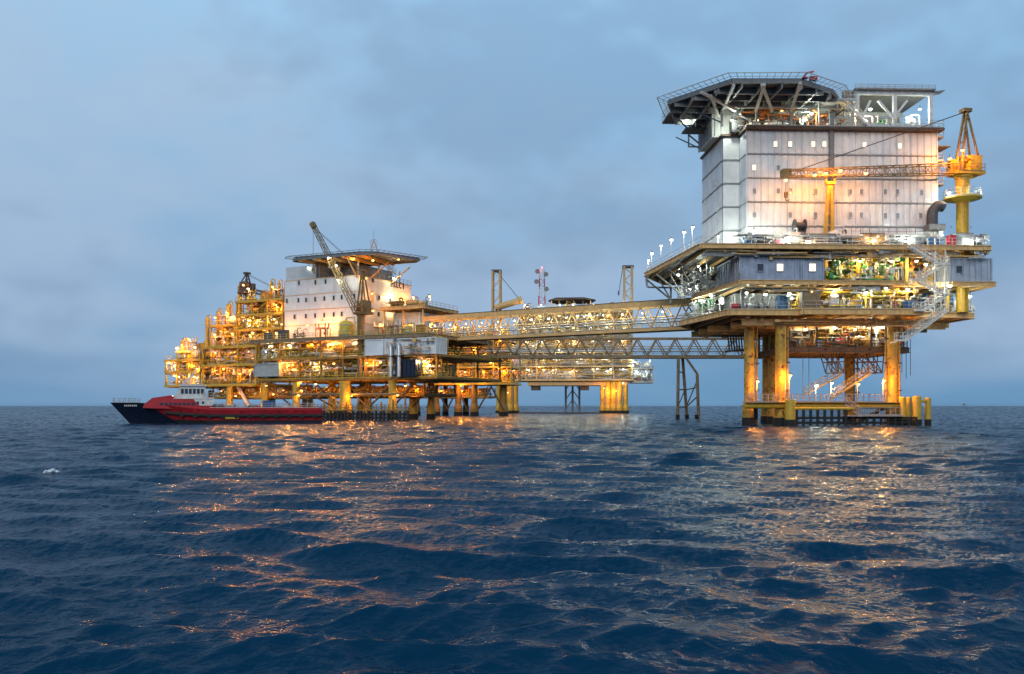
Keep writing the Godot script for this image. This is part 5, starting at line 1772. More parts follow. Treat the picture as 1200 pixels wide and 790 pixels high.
	for k in 2:
		begin("silver_duct", "silver bent exhaust duct, the %s of the two on the white module" % ["shorter-hooded", "taller-hooded"][k], "duct", Vector3(X(458 + 9.5 * k, 6.4), y1, 6.4))
		var d := MB.new()
		var t := LZ(458 + 9.5 * k, 405 - k, 6.4)
		d.pipe([Vector3(t.x, y1, 6.4), Vector3(t.x, t.y, 6.4), Vector3(t.x - 1.4, t.y + 0.5, 5.4)], 0.42, 0.8, 12)
		part("duct", d, M.silver)
		block("clamp", Vector3(t.x - 0.5, y2 - 0.4, 5.3), Vector3(t.x + 0.5, y2 - 0.2, 6.9), M.dark_steel)
	# annex right of the block, under the bridge end
	annex(y3)
	# lamps along the fronts
	var w := "on the front of the lettered-block platform"
	for l in [[338, 428, 5.4, 70], [331, 425, 5.4, 60], [360, 381, 4.0, 60], [378, 377, 3.0, 90], [446, 380, 3.0, 70], [330, 380, 3.0, 50], [430, 425, 5.4, 40], [352, 448, 4.0, 40], [312, 452, 0.0, 40], [398, 402, 5.6, 40], [500, 425, 5.8, 60], [475, 452, 0.0, 50], [370, 450, 3.0, 50]]:
		lamp(LZ(l[0], l[1], l[2]), "sodium", l[3] * 1.1, w)
	for l in [[312, 412, 3.0], [322, 410, 3.0]]:
		lamp(LZ(l[0], l[1], l[2]), "white", 30.0, "before the greenish lit grey room")
	for l in [[252, 372, -4.4], [325, 360, -3.4], [266, 370, -4.6], [285, 334, -3.4], [221, 412, -1.5], [198, 425, -1.5], [204, 440, -1.5], [231, 432, -1.5], [213, 404, -3.5], [262, 432, 0.6], [281, 438, 0.6], [296, 420, -2.0]]:
		lamp(LZ(l[0], l[1], l[2]), "sodium", 60.0, "on the fronts of the yellow process stacks")
	for l in [[385, 302, 5.0], [396, 328, 5.0], [394, 311, 5.0]]:
		lamp(LZ(l[0], l[1], l[2]), "white", 25.0, "on the raised crane boom")

func lettered_block(y3: float) -> void:
	begin("lettered_block", "white box-shaped quarters block with dark lettering and a flat helideck over it", "building", Vector3(-9.6, y3, -11))
	var w := 20.3
	var d := 20.0
	var top := 30.6
	var fh := (top - y3) / 4.0
	block("core_wall", Vector3(-w + 0.1, y3, -d), Vector3(-0.1, top, -0.1), M.grey_panel)
	var im := panel_mesh(1.0, fh - 0.16, 1, 0.03)
	var side := Basis(Vector3(0, 0, -1), Vector3.UP, Vector3.RIGHT)
	for f in 4:
		var y := y3 + fh * f
		for i in 6:
			shared("wall_panel", im, [M.white_panel, M.white_panel_b, M.white_panel_c][(i + f) % 3], Transform3D(Basis.from_scale(Vector3(w / 6 - 0.03, 1, 1)), Vector3(-w + w / 6 * (i + 0.5), y + 0.06, -0.05)))
			shared("wall_panel", im, [M.white_panel, M.white_panel_b, M.white_panel_c][(i * 2 + f) % 3], Transform3D(Basis(side.x * (d / 6 - 0.03), side.y, side.z), Vector3(-0.05, y + 0.06, -d / 6 * (i + 0.5))))
		block("floor_band", Vector3(-w - 0.04, y + fh - 0.1, -d), Vector3(0.05, y + fh + 0.04, 0.05), M.tan_steel)
	for a in [[350.5, 331.5], [369.8, 331], [381.6, 330], [336.3, 352.8], [349.8, 352], [358.8, 351.6], [369.4, 350.8], [380.2, 350], [391.2, 349.2], [400.6, 348.4], [415.3, 347], [345.3, 371.4], [358.6, 370.6], [369.4, 370], [380, 369.5], [391.2, 368.6], [400.6, 368]]:
		window_part(LZ(a[0], a[1], 0.0), 0.5, 0.95, Vector3.BACK, false, M.grey_panel)
	for a in [[436.7, 328.5], [444, 348.9], [443.5, 368.4], [457, 352], [468, 372]]:
		window_part(LX(a[0], a[1], 0.0), 0.8, 0.95, Vector3.RIGHT, false, M.grey_panel)
	# doors on the lit side
	for a in [[436, 347], [462, 372]]:
		var c := LX(a[0], a[1] + 1, 0.0)
		block("door", Vector3(0.0, c.y - 1.1, c.z - 0.5), Vector3(0.06, c.y + 1.0, c.z + 0.5), M.tan_steel)
	# lettering on the right-hand wall
	var f := SystemFont.new()
	f.font_names = PackedStringArray(["Droid Sans"])
	f.font_weight = 700
	var tm := TextMesh.new()
	tm.text = "PLLC1"
	tm.font = f
	tm.font_size = 64
	tm.pixel_size = 0.031
	tm.depth = 0.05
	var p := LX(465.5, 334, 0.0)
	var o := shared("lettering", tm, M.black, Transform3D(side.scaled(Vector3(1, 1, 1)), Vector3(0.06, p.y, p.z)))
	o.set_meta("label", "dark capital letters on the white wall")
	# grey top storey, set back
	block("top_storey", Vector3(-w + 0.2, top + 0.05, -12), Vector3(-11.6, 33.6, -0.3), M.grey_panel)
	block("top_storey", Vector3(-11.6, top + 0.05, -16), Vector3(-2.5, 33.6, -5.0), M.grey_steel)
	var r := MB.new()
	r.rail(Vector3(-11.5, top + 0.05, -0.1), Vector3(0, top + 0.05, -0.1), 1.1, 1.5)
	r.rail(Vector3(0, top + 0.05, -0.1), Vector3(0, top + 0.05, -d), 1.1, 1.5)
	part("roof_railing", r, M.grey_steel)
	# helideck
	var h := 31.7 + EYE
	var near := LY(433, 294, h)
	var left := LY(335, 302.5, h)
	var right := LY(499, 303.5, h)
	var far := left + right - near
	var poly := PackedVector2Array()
	var qs := [left, near, right, far]
	for i in 4:
		var a: Vector3 = qs[i]
		var e: Vector3 = qs[(i + 3) % 4]
		var g: Vector3 = qs[(i + 1) % 4]
		poly.append(Vector2(a.lerp(e, 0.12).x, a.lerp(e, 0.12).z))
		poly.append(Vector2(a.lerp(g, 0.12).x, a.lerp(g, 0.12).z))
	var c2 := Vector2.ZERO
	for q in poly: c2 += q / 8.0
	begin("helideck", "thin flat square-cornered helideck over the lettered block", "helideck", Vector3(c2.x, h - 1.0, c2.y))
	var b := MB.new()
	b.prism(poly, h - 0.2, h + 0.1)
	part("landing_plate", b, M.dark_steel)
	for i in poly.size():
		var p0 := poly[i]
		var p1 := poly[(i + 1) % 8]
		var o0 := (p0 - c2).normalized() * 1.8
		var o1 := (p1 - c2).normalized() * 1.8
		var net := MB.new()
		var k := maxi(2, roundi(p0.distance_to(p1) / 1.2))
		for j in k + 1:
			var t := float(j) / k
			var s0 := p0.lerp(p1, t)
			var s1 := (p0 + o0).lerp(p1 + o1, t)
			net.beam(Vector3(s0.x, h, s0.y), Vector3(s1.x, h + 0.15, s1.y), 0.07, 0.07)
		net.beam(Vector3(p0.x + o0.x, h + 0.15, p0.y + o0.y), Vector3(p1.x + o1.x, h + 0.15, p1.y + o1.y), 0.1, 0.1)
		part("safety_net_frame", net, M.grey_steel)
		bar("edge_beam", Vector3(p0.x, h - 0.4, p0.y), Vector3(p1.x, h - 0.4, p1.y), 0.25, 0.5, M.grey_steel)
	for i in 7:
		var x := lerpf(-19.0, 3.0, i / 6.0)
		for l in Geometry2D.intersect_polyline_with_polygon(PackedVector2Array([Vector2(x, -60), Vector2(x, 60)]), poly):
			bar("girder", Vector3(x, h - 0.6, l[0].y), Vector3(x, h - 0.6, l[1].y), 0.25, 0.7, M.tan_steel)
	for x in [-11.0, -5.5, -0.5]:
		for z in [-0.6, -8.0, -16.0]:
			bar("post", Vector3(x, top, z), Vector3(x, h - 0.9, z), 0.28, 0.28, M.pale_steel)
	for s in [[-0.4, -4.0, 5.0, -4.0], [-0.4, -12.0, 5.0, -12.0], [-5.5, -0.2, -5.5, 4.0], [-0.5, -0.2, 0.5, 4.5]]:
		bar("strut", Vector3(s[0], top - 0.6, s[1]), Vector3(s[2], h - 0.9, s[3]), 0.24, 0.24, M.tan_steel)
	stair("helideck_stair", LX(462, 322, 1.2), LX(449, 306, 1.2), 0.9, M.pale_steel, "pale stair from the lettered wall up to the flat helideck", "")
	begin("antenna_frame", "pinkish tripod antenna frame on the edge of the flat helideck", "antenna", LY(437, 294, h) + Vector3(-0.5, 0, -1.0))
	var at := O + Vector3(0, 2.6, 0)
	for i in 4:
		var t := TAU * i / 4 + 0.4
		rod("leg", O + Vector3(cos(t) * 1.1, 0, sin(t) * 1.1), at, 0.08, M.pink_white)
	var rg := MB.new()
	for i in 12:
		rg.tube(O + Vector3(cos(TAU * i / 12) * 0.9, 1.7 + sin(TAU * i / 12) * 0.9, 0), O + Vector3(cos(TAU * (i + 1) / 12) * 0.9, 1.7 + sin(TAU * (i + 1) / 12) * 0.9, 0), 0.06, 6)
	part("ring_aerial", rg, M.pink_white)
	rod("whip_aerial", at, at + Vector3(0, 1.8, 0), 0.035, M.grey_steel)
	# lamps of the block
	for l in [[414.5, 303, 1.5, 45], [437, 305, 1.5, 45], [467, 304, 2.0, 40], [392, 302, 1.0, 25]]:
		lamp(LZ(l[0], l[1], l[2]), "sodium", l[3], "under the flat helideck")
	lamp(LZ(361.5, 313.5, -0.0), "white", 6.0, "on the grey top storey")
	for l in [[461, 326, 70], [462, 347, 70], [463, 366, 70], [436, 344, 35], [437, 364, 35], [429, 326, 40]]:
		lamp(LX(l[0], l[1], 1.2), "warm" if l[2] > 50 else "sodium", l[2] * 0.6, "on the lettered wall")

func annex(y3: float) -> void:
	var z0 := -20.0
	var x0 := 1.5
	var yt := LX(500, 355, 8.0).y
	box_container("annex_module", Vector3(x0 + 1.5, y3 + 0.1, -18.0), Vector3(x0 + 8.0, y3 + 6.0, -9.0), M.white_panel, "pale lit annex module between the lettered block and the covered bridge", "module", "", false)
	flat_deck("annex_roof_deck", "tan roof deck with bright lamps on the annex beside the covered bridge", PackedVector2Array([Vector2(x0, -6.0), Vector2(x0 + 11, -6.0), Vector2(x0 + 11, z0), Vector2(x0, z0)]), y3 + 7.0, 0.7, M.tan_steel, [0, 1, 3], M.yellow)
	begin("annex_posts", "tan posts carrying the annex roof deck", "posts", Vector3(x0 + 5, y3, -12))
	for x in [x0 + 0.5, x0 + 5.5, x0 + 10.5]:
		for z in [-6.5, -19.0]:
			bar("post", Vector3(x, y3, z), Vector3(x, y3 + 6.3, z), 0.3, 0.3, M.tan_steel)
	rng.seed = 12
	fill_bay(x0 + 0.5, x0 + 10.5, y3 + 7.0, 2.0, [-8.5], "on the annex roof deck", [M.tan_steel, M.ochre, M.brown_steel], 1.0)
	fill_bay(x0 + 0.5, x0 + 11.0, y3, 3.0, [-5.0, -7.5], "before the annex module", [M.yellow, M.ochre, M.bright_yellow, M.white_steel], 1.0)
	for l in [[503, 347, 170, "sodium"], [484, 348, 70, "sodium"]]:
		var p := LX(l[0], l[1], x0 + 6.0 if l[0] > 490 else x0 + 1.0)
		lamp(p, l[3], l[2], "on posts above the annex roof", maxf(0.5, p.y - (y3 + 7.0)))
	for l in [[478, 380], [492, 390], [505, 380]]:
		lamp(LZ(l[0], l[1], -5.5), "sodium", 60.0, "before the annex module")

# ---------------------------------------------------------------- the low yellow process platform seen under the bridge
func build_middle_platform() -> void:
	F = Transform3D(Basis(Vector3.UP, deg_to_rad(-12.0)), Vector3(-13.5, 0, -262))
	var em := [M.yellow, M.bright_yellow, M.ochre, M.white_steel, M.yellow]
	module("process_module", "the low yellow platform", X(498, 3), X(600, 3), -10, 4, [9.4, 14.2, 18.8, 23.0], 5.5, M.yellow, em, 201, ["sodium", "sodium", "warm"], 75.0, 1.0)
	module("process_module", "the low yellow underlevel", X(505, 2), X(572, 2), -8, 2, [5.6, 8.6], 5.5, M.ochre, em, 202, ["sodium"], 50.0, 1.0, false)
	jacket("ochre legs under the low yellow platform below the bridges", Vector3(X(540, 0), -4, 0))
	for s in [[488, -4, 0.9], [511, 2, 0.9], [537, 2, 0.9], [546, -6, 0.7], [556, 2, 0.9], [522, -6, 0.7], [590, 0, 1.0]]:
		leg(Vector3(X(s[0], s[1]), 0, s[1]), 9.0, s[2], M.ochre)
	begin("jacket_bracing", "ochre diagonal braces between the legs of the low yellow platform", "bracing", Vector3(X(530, 2), 0, 2))
	for s in [[511, 524, 454, 480], [537, 524, 454, 480], [537, 548, 456, 482], [511, 500, 452, 478], [560, 575, 480, 454], [590, 575, 480, 452]]:
		brace_rod(LZ(s[0], s[2], 2), LZ(s[1], s[3], 2), 0.25, M.brown_steel)
	for l in [[520, 440], [545, 436], [565, 445], [575, 425], [530, 420], [555, 410], [512, 428], [585, 432], [540, 452]]:
		lamp(LZ(l[0], l[1], 5.0), "sodium", 75.0, "on the front of the low yellow platform")

# ---------------------------------------------------------------- the distant platform with the red-lamp mast
func build_far_platform() -> void:
	F = Transform3D(Basis(Vector3.UP, deg_to_rad(-6.0)), Vector3(26.9, 0, -345))
	var em := [M.white_steel, M.pale_steel, M.tan_steel, M.white_steel, M.yellow, M.grey_steel, M.ochre]
	var here := "the distant platform"
	module("process_module", here, X(606, 4), X(742, 4), -14, 4, [13.0, 18.2, 23.6, 29.0, 34.4, 39.0], 7.0, M.tan_steel, em, 301, ["warm", "white", "white", "warm"], 60.0, 1.0)
	module("process_module", "the distant right wing", X(738, 2), X(766, 2), -10, 2, [12.2, 17.4], 5.0, M.pale_steel, [M.white_steel, M.pale_steel, M.grey_steel], 302, ["white"], 55.0, 1.0)
	module("process_module", "the distant left wing", X(580, 2), X(607, 2), -10, 2, [13.0, 18.0, 23.0, 28.0], 5.0, M.tan_steel, em, 303, ["warm", "sodium"], 65.0, 1.0)
	begin("underdeck_girder", "dark deep girders under the distant platform", "girder", Vector3(X(672, 0), 10, 0))
	block("girder", Vector3(X(618, 3), 10.8, -12), Vector3(X(735, 3), 12.2, 3), M.tan_steel)
	block("hung_box", Vector3(X(622, 3), 9.0, -4), Vector3(X(632, 3), 10.7, 2), M.brown_steel)
	block("hung_box", Vector3(X(680, 3), 9.0, -4), Vector3(X(690, 3), 10.7, 2), M.brown_steel)
	jacket("bundled thick yellow piles under the distant many-decked platform", Vector3(X(660, 0), -4, 0))
	for s in [[584, 0, 0.8], [590, 2, 1.0], [597, 2, 1.15], [604, 0, 1.1], [706, 2, 0.9], [712.5, 3, 1.05], [719, 3, 1.05], [726, 3, 1.05], [733, 2, 1.0]]:
		leg(Vector3(X(s[0], s[1]), 0, s[1]), 12.2, s[2], M.yellow)
	begin("far_tripod", "pale slender braced tower standing behind the distant platform", "tripod", Vector3(X(671, -20), 0, -20))
	for px in [663.0, 671.0, 679.0]:
		rod("leg", Vector3(X(px, -20), -2, -20), Vector3(X(px, -20), 13, -20), 0.45, M.pale_steel)
	for i in 3:
		var ya := 1.5 + i * 4.0
		rod("brace", Vector3(X(663, -20), ya, -20), Vector3(X(671, -20), ya + 4.0, -20), 0.2, M.pale_steel)
		rod("brace", Vector3(X(679, -20), ya, -20), Vector3(X(671, -20), ya + 4.0, -20), 0.2, M.pale_steel)
	begin("sea_boom", "low brown floating boom line on the sea before the distant platform", "boom", Vector3(X(650, 10), 0, 10))
	rod("float_line", Vector3(X(608, 10), 0.25, 10), Vector3(X(704, 10), 0.25, 10), 0.3, M.brown_steel)
	# mast
	var y := 39.0
	begin("telecom_mast", "red and white lattice mast with a red lamp on its top", "mast", Vector3(X(635, -2), y, -2))
	var mt := LZ(635, 316, -2).y
	for k in 5:
		var t0 := k / 5.0
		var t1 := (k + 1) / 5.0
		var a := Vector3(X(635, -2), lerpf(y, mt, t0), -2)
		var b := Vector3(X(635, -2), lerpf(y, mt, t1), -2)
		lattice_parts(a, b, lerpf(2.8, 1.6, t0), lerpf(2.8, 1.6, t1), 3, 0.16, 0.1, M.white_steel if k % 2 == 0 else M.red, M.white_steel if k % 2 == 0 else M.red)
	for s in [[0.55, 1.9], [0.72, -2.0], [0.88, 1.7], [0.95, -1.6]]:
		var c := Vector3(X(635, -2) + s[1], lerpf(y, mt, s[0]), -1.2)
		var d := MB.new()
		d.lathe(c, Vector3.BACK, [Vector2(0.01, 0), Vector2(0.9, 0.5), Vector2(0.95, 0.7), Vector2(0.01, 0.7)], 12)
		part("dish", d, M.grey_steel)
	lamp(Vector3(X(635, -2), mt + 1.0, -1.6), "red", 60.0, "on top of the red and white mast", 1.0)
	# helideck on stilts
	var hh := LZ(668, 350, 0).y
	begin("helideck", "small flat helideck on stilts on top of the distant platform", "helideck", Vector3(X(668, 0), y, -4))
	var hp := PackedVector2Array([Vector2(X(642, 0), -4), Vector2(X(652, 2), 4), Vector2(X(684, 2), 4), Vector2(X(698, 0), -4), Vector2(X(690, 0), -14), Vector2(X(648, 0), -14)])
	var hb := MB.new()
	hb.prism(hp, hh - 0.6, hh)
	part("landing_plate", hb, M.brown_steel)
	for px in [646.0, 655.0, 664.0, 672.0, 683.0, 692.0]:
		bar("stilt", Vector3(X(px, 1), y, -1), Vector3(X(px, 1), hh - 0.6, -1), 0.4, 0.4, M.tan_steel)
	# two lattice crane towers
	begin("tower_crane", "tan lattice crane tower with a lowered tubular boom on the distant platform", "crane", Vector3(X(582, -2), 28, -2))
	var ct := LZ(582, 318, -2)
	lattice_parts(Vector3(ct.x, 28, -2), ct, 3.0, 3.0, 9, 0.42, 0.2, M.tan_steel, M.tan_steel)
	block("crane_head", ct + Vector3(-1.9, -0.3, -1.5), ct + Vector3(1.9, 0.5, 1.5), M.dark_steel)
	rod("boom", LZ(580, 361, 1), LZ(610, 352, 1), 1.25, M.tan_steel)
	rod("boom_tip", LZ(609, 352.5, 1), LZ(612, 351.5, 1), 1.6, M.tan_steel)
	rod("stay_cable", ct, LZ(608, 350, 1), 0.12, M.cable)
	begin("tower_crane", "tan lattice crane tower with a hanging cable beside the low right wing", "crane", Vector3(X(736, -2), y, -2))
	ct = LZ(736, 313, -2)
	lattice_parts(Vector3(ct.x, 34, -2), ct, 3.0, 3.0, 9, 0.42, 0.2, M.tan_steel, M.tan_steel)
	block("crane_head", ct + Vector3(-2.2, -0.3, -1.5), ct + Vector3(2.2, 0.5, 1.5), M.dark_steel)
	rod("stay_cable", ct + Vector3(-2, 0, 0), LZ(725, 344, -2), 0.12, M.cable)
	block("hook", LZ(724, 346, -2.3), LZ(726, 341, -1.7), M.dark_steel)
	for l in [[595, 460, "sodium"], [600, 447, "sodium"], [712, 460, "sodium"], [722, 458, "sodium"], [730, 449, "warm"], [708, 455, "sodium"]]:
		lamp(LZ(l[0], l[1], 6.0), l[2], 75.0, "beside the thick yellow pile bundles")
	for l in [[620, 434, "white"], [632, 430, "warm"], [648, 434, "warm"], [700, 432, "white"], [712, 435, "white"], [668, 436, "warm"], [655, 410, "white"], [690, 412, "white"], [730, 405, "white"], [742, 428, "white"], [625, 405, "white"], [640, 385, "white"], [675, 383, "white"], [715, 380, "white"]]:
		lamp(LZ(l[0], l[1], 5.5), l[2], 35.0, "on the front of " + here)

# ---------------------------------------------------------------- the crew boat
func slab(poly: PackedVector2Array, z0: float, z1: float) -> MB:
	# an outline in x, y drawn out along z
	var b := MB.new()
	b.prism(PackedVector2Array(Array(poly).map(func(p): return Vector2(p.x, p.y))), z0, z1)
	var o := MB.new()
	for i in b.v.size():
		o.v.append(Vector3(b.v[i].x, b.v[i].z, b.v[i].y))
		o.n.append(Vector3(b.n[i].x, b.n[i].z, b.n[i].y))
	for i in range(0, b.ix.size(), 3):
		o.ix.append_array([b.ix[i], b.ix[i + 2], b.ix[i + 1]])
	return o

func hull_point(u: float, t: float, s: float) -> Vector3:
	# u 0 bow .. 1 stern, t height 0 waterline .. 1 sheer, s side
	var l := 32.6
	var stem := lerpf(-l * 0.5 + 2.9, -l * 0.5, clampf(t, 0, 1.0))
	var x := lerpf(stem, l * 0.5, u)
	var sheer := 3.35 - 1.15 * smoothstep(0.1, 0.5, u)
	var full := pow(clampf(u * 2.6, 0.0, 1.0), 0.62)
	var half := 3.9 * lerpf(full, pow(clampf(u * 2.6, 0, 1), 1.3), clampf(1.0 - t, 0, 1) * 0.8) * (0.86 + 0.14 * clampf(t, 0, 1))
	return Vector3(x, sheer * t, half * s)

func hull_patch(u0: Callable, u1: Callable, t0: float, t1: float, nu: int, nt: int, sides := [1.0, -1.0]) -> MB:
	var b := MB.new()
	for s in sides:
		for j in nt:
			var ta := lerpf(t0, t1, float(j) / nt)
			var tb := lerpf(t0, t1, float(j + 1) / nt)
			for i in nu:
				var q := []
				for e in [[i, ta], [i + 1, ta], [i + 1, tb], [i, tb]]:
					q.append(hull_point(lerpf(u0.call(e[1]), u1.call(e[1]), float(e[0]) / nu), e[1], s))
				b.face(q, Vector3(-0.3, 0.1, s))
	return b

func build_boat() -> void:
	F = Transform3D(Basis(Vector3.UP, deg_to_rad(18.5)), Vector3(-48.1, 0.0, -145.5))
	begin("crew_boat", "red crew boat with navy bow and white wheelhouse lying beside the production platform", "boat", Vector3.ZERO)
	var me := cur
	var cutl := func(t: float) -> float: return 0.235 - 0.1 * t + 0.02
	var zero := func(_t: float) -> float: return 0.0
	var one := func(_t: float) -> float: return 1.0
	part("bow_hull", hull_patch(zero, cutl, 0.0, 1.0, 14, 6), M.navy)
	for s in [1.0, -1.0]:
		part("side_hull", hull_patch(cutl, one, 0.22, 1.0, 20, 5, [s]), M.hull_red)
		part("boot_band", hull_patch(cutl, one, 0.0, 0.22, 20, 1, [s]), M.black)
	part("bottom", hull_patch(zero, one, -0.5, 0.0, 24, 2), M.black)
	var tr := MB.new()
	tr.face([hull_point(1, -0.5, 1), hull_point(1, 1, 1), hull_point(1, 1, -1), hull_point(1, -0.5, -1)], Vector3.RIGHT)
	part("transom", tr, M.black)
	var dk := MB.new()
	for i in 24:
		dk.face([hull_point(i / 24.0, 0.8, 1), hull_point((i + 1) / 24.0, 0.8, 1), hull_point((i + 1) / 24.0, 0.8, -1), hull_point(i / 24.0, 0.8, -1)], Vector3.UP)
	part("deck", dk, M.grey_steel)
	for s in [1.0, -1.0]:
		var rb := MB.new()
		for i in 22:
			var a := hull_point(0.22 + 0.78 * i / 22.0, 0.56, s)
			var b := hull_point(0.22 + 0.78 * (i + 1) / 22.0, 0.56, s)
			rb.tube(a, b, 0.3, 8)
		part("rubbing_strake", rb, M.rubber)
		for i in 11:
			var c := hull_point(0.3 + 0.066 * i, 0.52, s) + Vector3(0, 0, 0.28 * s)
			var ty := MB.new()
			ty.lathe(c - Vector3(0, 0, 0.15 * s), Vector3(0, 0, s), [Vector2(0.1, 0), Vector2(0.34, 0), Vector2(0.4, 0.1), Vector2(0.34, 0.2), Vector2(0.1, 0.2)], 12)
			part("tyre_fender", ty, M.rubber)
	var X0 := func(px: float) -> float: return X(px, 3.0)
	var Y0 := func(py: float) -> float: return LZ(250, py, 3.0).y
	# red forward cabin
	var cabin := PackedVector2Array([Vector2(X0.call(167.0), 2.5), Vector2(X0.call(169.0), Y0.call(473.5)), Vector2(X0.call(178.5), Y0.call(466.5)), Vector2(X0.call(200.0), Y0.call(463.5)), Vector2(X0.call(206.0), Y0.call(466.6)), Vector2(X0.call(232.0), Y0.call(467.5)), Vector2(X0.call(249.0), Y0.call(474.5)), Vector2(X0.call(249.0), 2.2)])
	var cb := part("cabin", slab(cabin, -3.0, 3.0), M.red)
	for i in 8:
		var px := 187.5 + i * 5.3
		block("cabin_window", Vector3(X0.call(px), Y0.call(475.0), 3.003), Vector3(X0.call(px + 3.6), Y0.call(472.0), 3.05), M.glass_dark, cb)
	var lw := part("cabin_side", slab(PackedVector2Array([Vector2(X0.call(226.5), Y0.call(468.0)), Vector2(X0.call(252.0), Y0.call(468.0)), Vector2(X0.call(249.0), Y0.call(475.3)), Vector2(X0.call(234.0), Y0.call(475.3))]), -3.06, 3.06), M.white_steel)
	for px in [230.5, 236.5]:
		block("port_window", Vector3(X0.call(px), Y0.call(473.5), 3.062), Vector3(X0.call(px + 2.6), Y0.call(470.5), 3.1), M.glass_dark, lw)
	# wheelhouse
	var wh := part("wheelhouse", slab(PackedVector2Array([Vector2(X0.call(204.0), Y0.call(467.0)), Vector2(X0.call(211.0), Y0.call(452.6)), Vector2(X0.call(240.5), Y0.call(452.6)), Vector2(X0.call(241.5), Y0.call(467.0))]), -2.5, 2.5), M.white_steel)
	for i in 6:
		var px := 211.8 + i * 4.7
		block("wheelhouse_window", Vector3(X0.call(px), Y0.call(461.5), 2.503), Vector3(X0.call(px + 3.3), Y0.call(455.8), 2.56), M.glass_dark, wh)
	block("wheelhouse_roof", Vector3(X0.call(209.5), Y0.call(452.6), -2.8), Vector3(X0.call(242.0), Y0.call(451.4), 2.8), M.white_steel)
	block("bridge_wing", Vector3(X0.call(203.0), Y0.call(467.6), -3.1), Vector3(X0.call(250.0), Y0.call(466.9), 3.1), M.white_steel)
	var rl := MB.new()
	rl.rail(Vector3(X0.call(210.0), Y0.call(451.4), 2.6), Vector3(X0.call(236.0), Y0.call(451.4), 2.6), 0.9, 0.8, 0.07)
	rl.rail(Vector3(X0.call(210.0), Y0.call(451.4), -2.6), Vector3(X0.call(236.0), Y0.call(451.4), -2.6), 0.9, 0.8, 0.07)
	rl.rail(Vector3(X0.call(238.0), Y0.call(466.9), 2.9), Vector3(X0.call(250.0), Y0.call(466.9), 2.9), 0.9, 0.8, 0.07)
	part("roof_railing", rl, M.pink_white)
	bar("mast", Vector3(X0.call(212.0), Y0.call(451.4), 0), Vector3(X0.call(230.0), Y0.call(434.0), 0), 0.22, 0.22, M.white_steel)
	bar("mast", Vector3(X0.call(219.0), Y0.call(451.4), 0), Vector3(X0.call(221.0), Y0.call(444.0), 0), 0.16, 0.16, M.white_steel)
	bar("mast_spreader", Vector3(X0.call(219.0), Y0.call(446.5), -1.0), Vector3(X0.call(219.0), Y0.call(446.5), 1.0), 0.1, 0.1, M.white_steel)
	rod("jackstaff", Vector3(X0.call(130.5), 2.8, 0), Vector3(X0.call(130.0), Y0.call(466.0), 0), 0.04, M.grey_steel)
	for s in [1.0, -1.0]:
		var fr := MB.new()
		for i in 5:
			fr.rail(hull_point(0.02 + 0.022 * i, 1.0, s), hull_point(0.042 + 0.022 * i, 1.0, s), 0.7, 1.0, 0.06)
		part("bow_rail", fr, M.pale_steel)
		var ar := MB.new()
		for i in 8:
			ar.rail(hull_point(0.46 + 0.065 * i, 1.0, s) + Vector3(0, 0.28, 0), hull_point(0.525 + 0.065 * i, 1.0, s) + Vector3(0, 0.28, 0), 0.8, 1.4, 0.06)
		part("side_rail", ar, M.pink_white)
	var rd := MB.new()
	rd.box(Vector3(X0.call(221.0), Y0.call(443.6), 0), Vector3(0.15, 0.12, 1.6))
	rd.lathe(Vector3(X0.call(221.0), Y0.call(444.4), 0), Vector3.UP, [Vector2(0.2, 0), Vector2(0.2, 0.1), Vector2(0.05, 0.16)], 10)
	part("radar", rd, M.white_steel)
	for px in [245.0, 248.0]:
		var fu := MB.new()
		fu.pipe([Vector3(X0.call(px), Y0.call(470.0), 1.6), Vector3(X0.call(px), Y0.call(459.0), 1.6), Vector3(X0.call(px + 2.5), Y0.call(457.5), 1.6)], 0.22, 0.3)
		part("exhaust_pipe", fu, M.dark_steel)
	# bulwark aft
	for s in [1.0, -1.0]:
		var bw := MB.new()
		for i in 16:
			var a := hull_point(0.46 + 0.54 * i / 16.0, 1.0, s)
			var b := hull_point(0.46 + 0.54 * (i + 1) / 16.0, 1.0, s)
			bw.face([a, b, b + Vector3(0, 0.28, 0), a + Vector3(0, 0.28, 0)], Vector3(0, 0, s))
			bw.beam(a + Vector3(0, 0.28, 0), b + Vector3(0, 0.28, 0), 0.16, 0.1)
		part("bulwark", bw, M.red)
	# name marks: pale strokes too small to read
	for i in 7:
		block("name_mark", hull_point(0.055, 0.86, 1) + Vector3(i * 0.28, -0.12, 0.22 + i * 0.075), hull_point(0.055, 0.86, 1) + Vector3(i * 0.28 + 0.17, 0.12, 0.26 + i * 0.075), M.white_steel)
	for i in 8:
		block("name_mark", Vector3(X0.call(264.0 + i * 2.0), Y0.call(491.0), 3.86), Vector3(X0.call(265.4 + i * 2.0), Y0.call(488.8), 3.92), M.bright_yellow)
	# deck cargo
	box_container("cargo_container", Vector3(X(309, 2), 1.8, 0.0), Vector3(X(320.5, 2), LZ(315, 469.5, 2).y, 2.4), M.teal, "small blue cargo container standing on the red boat's after deck", "container")
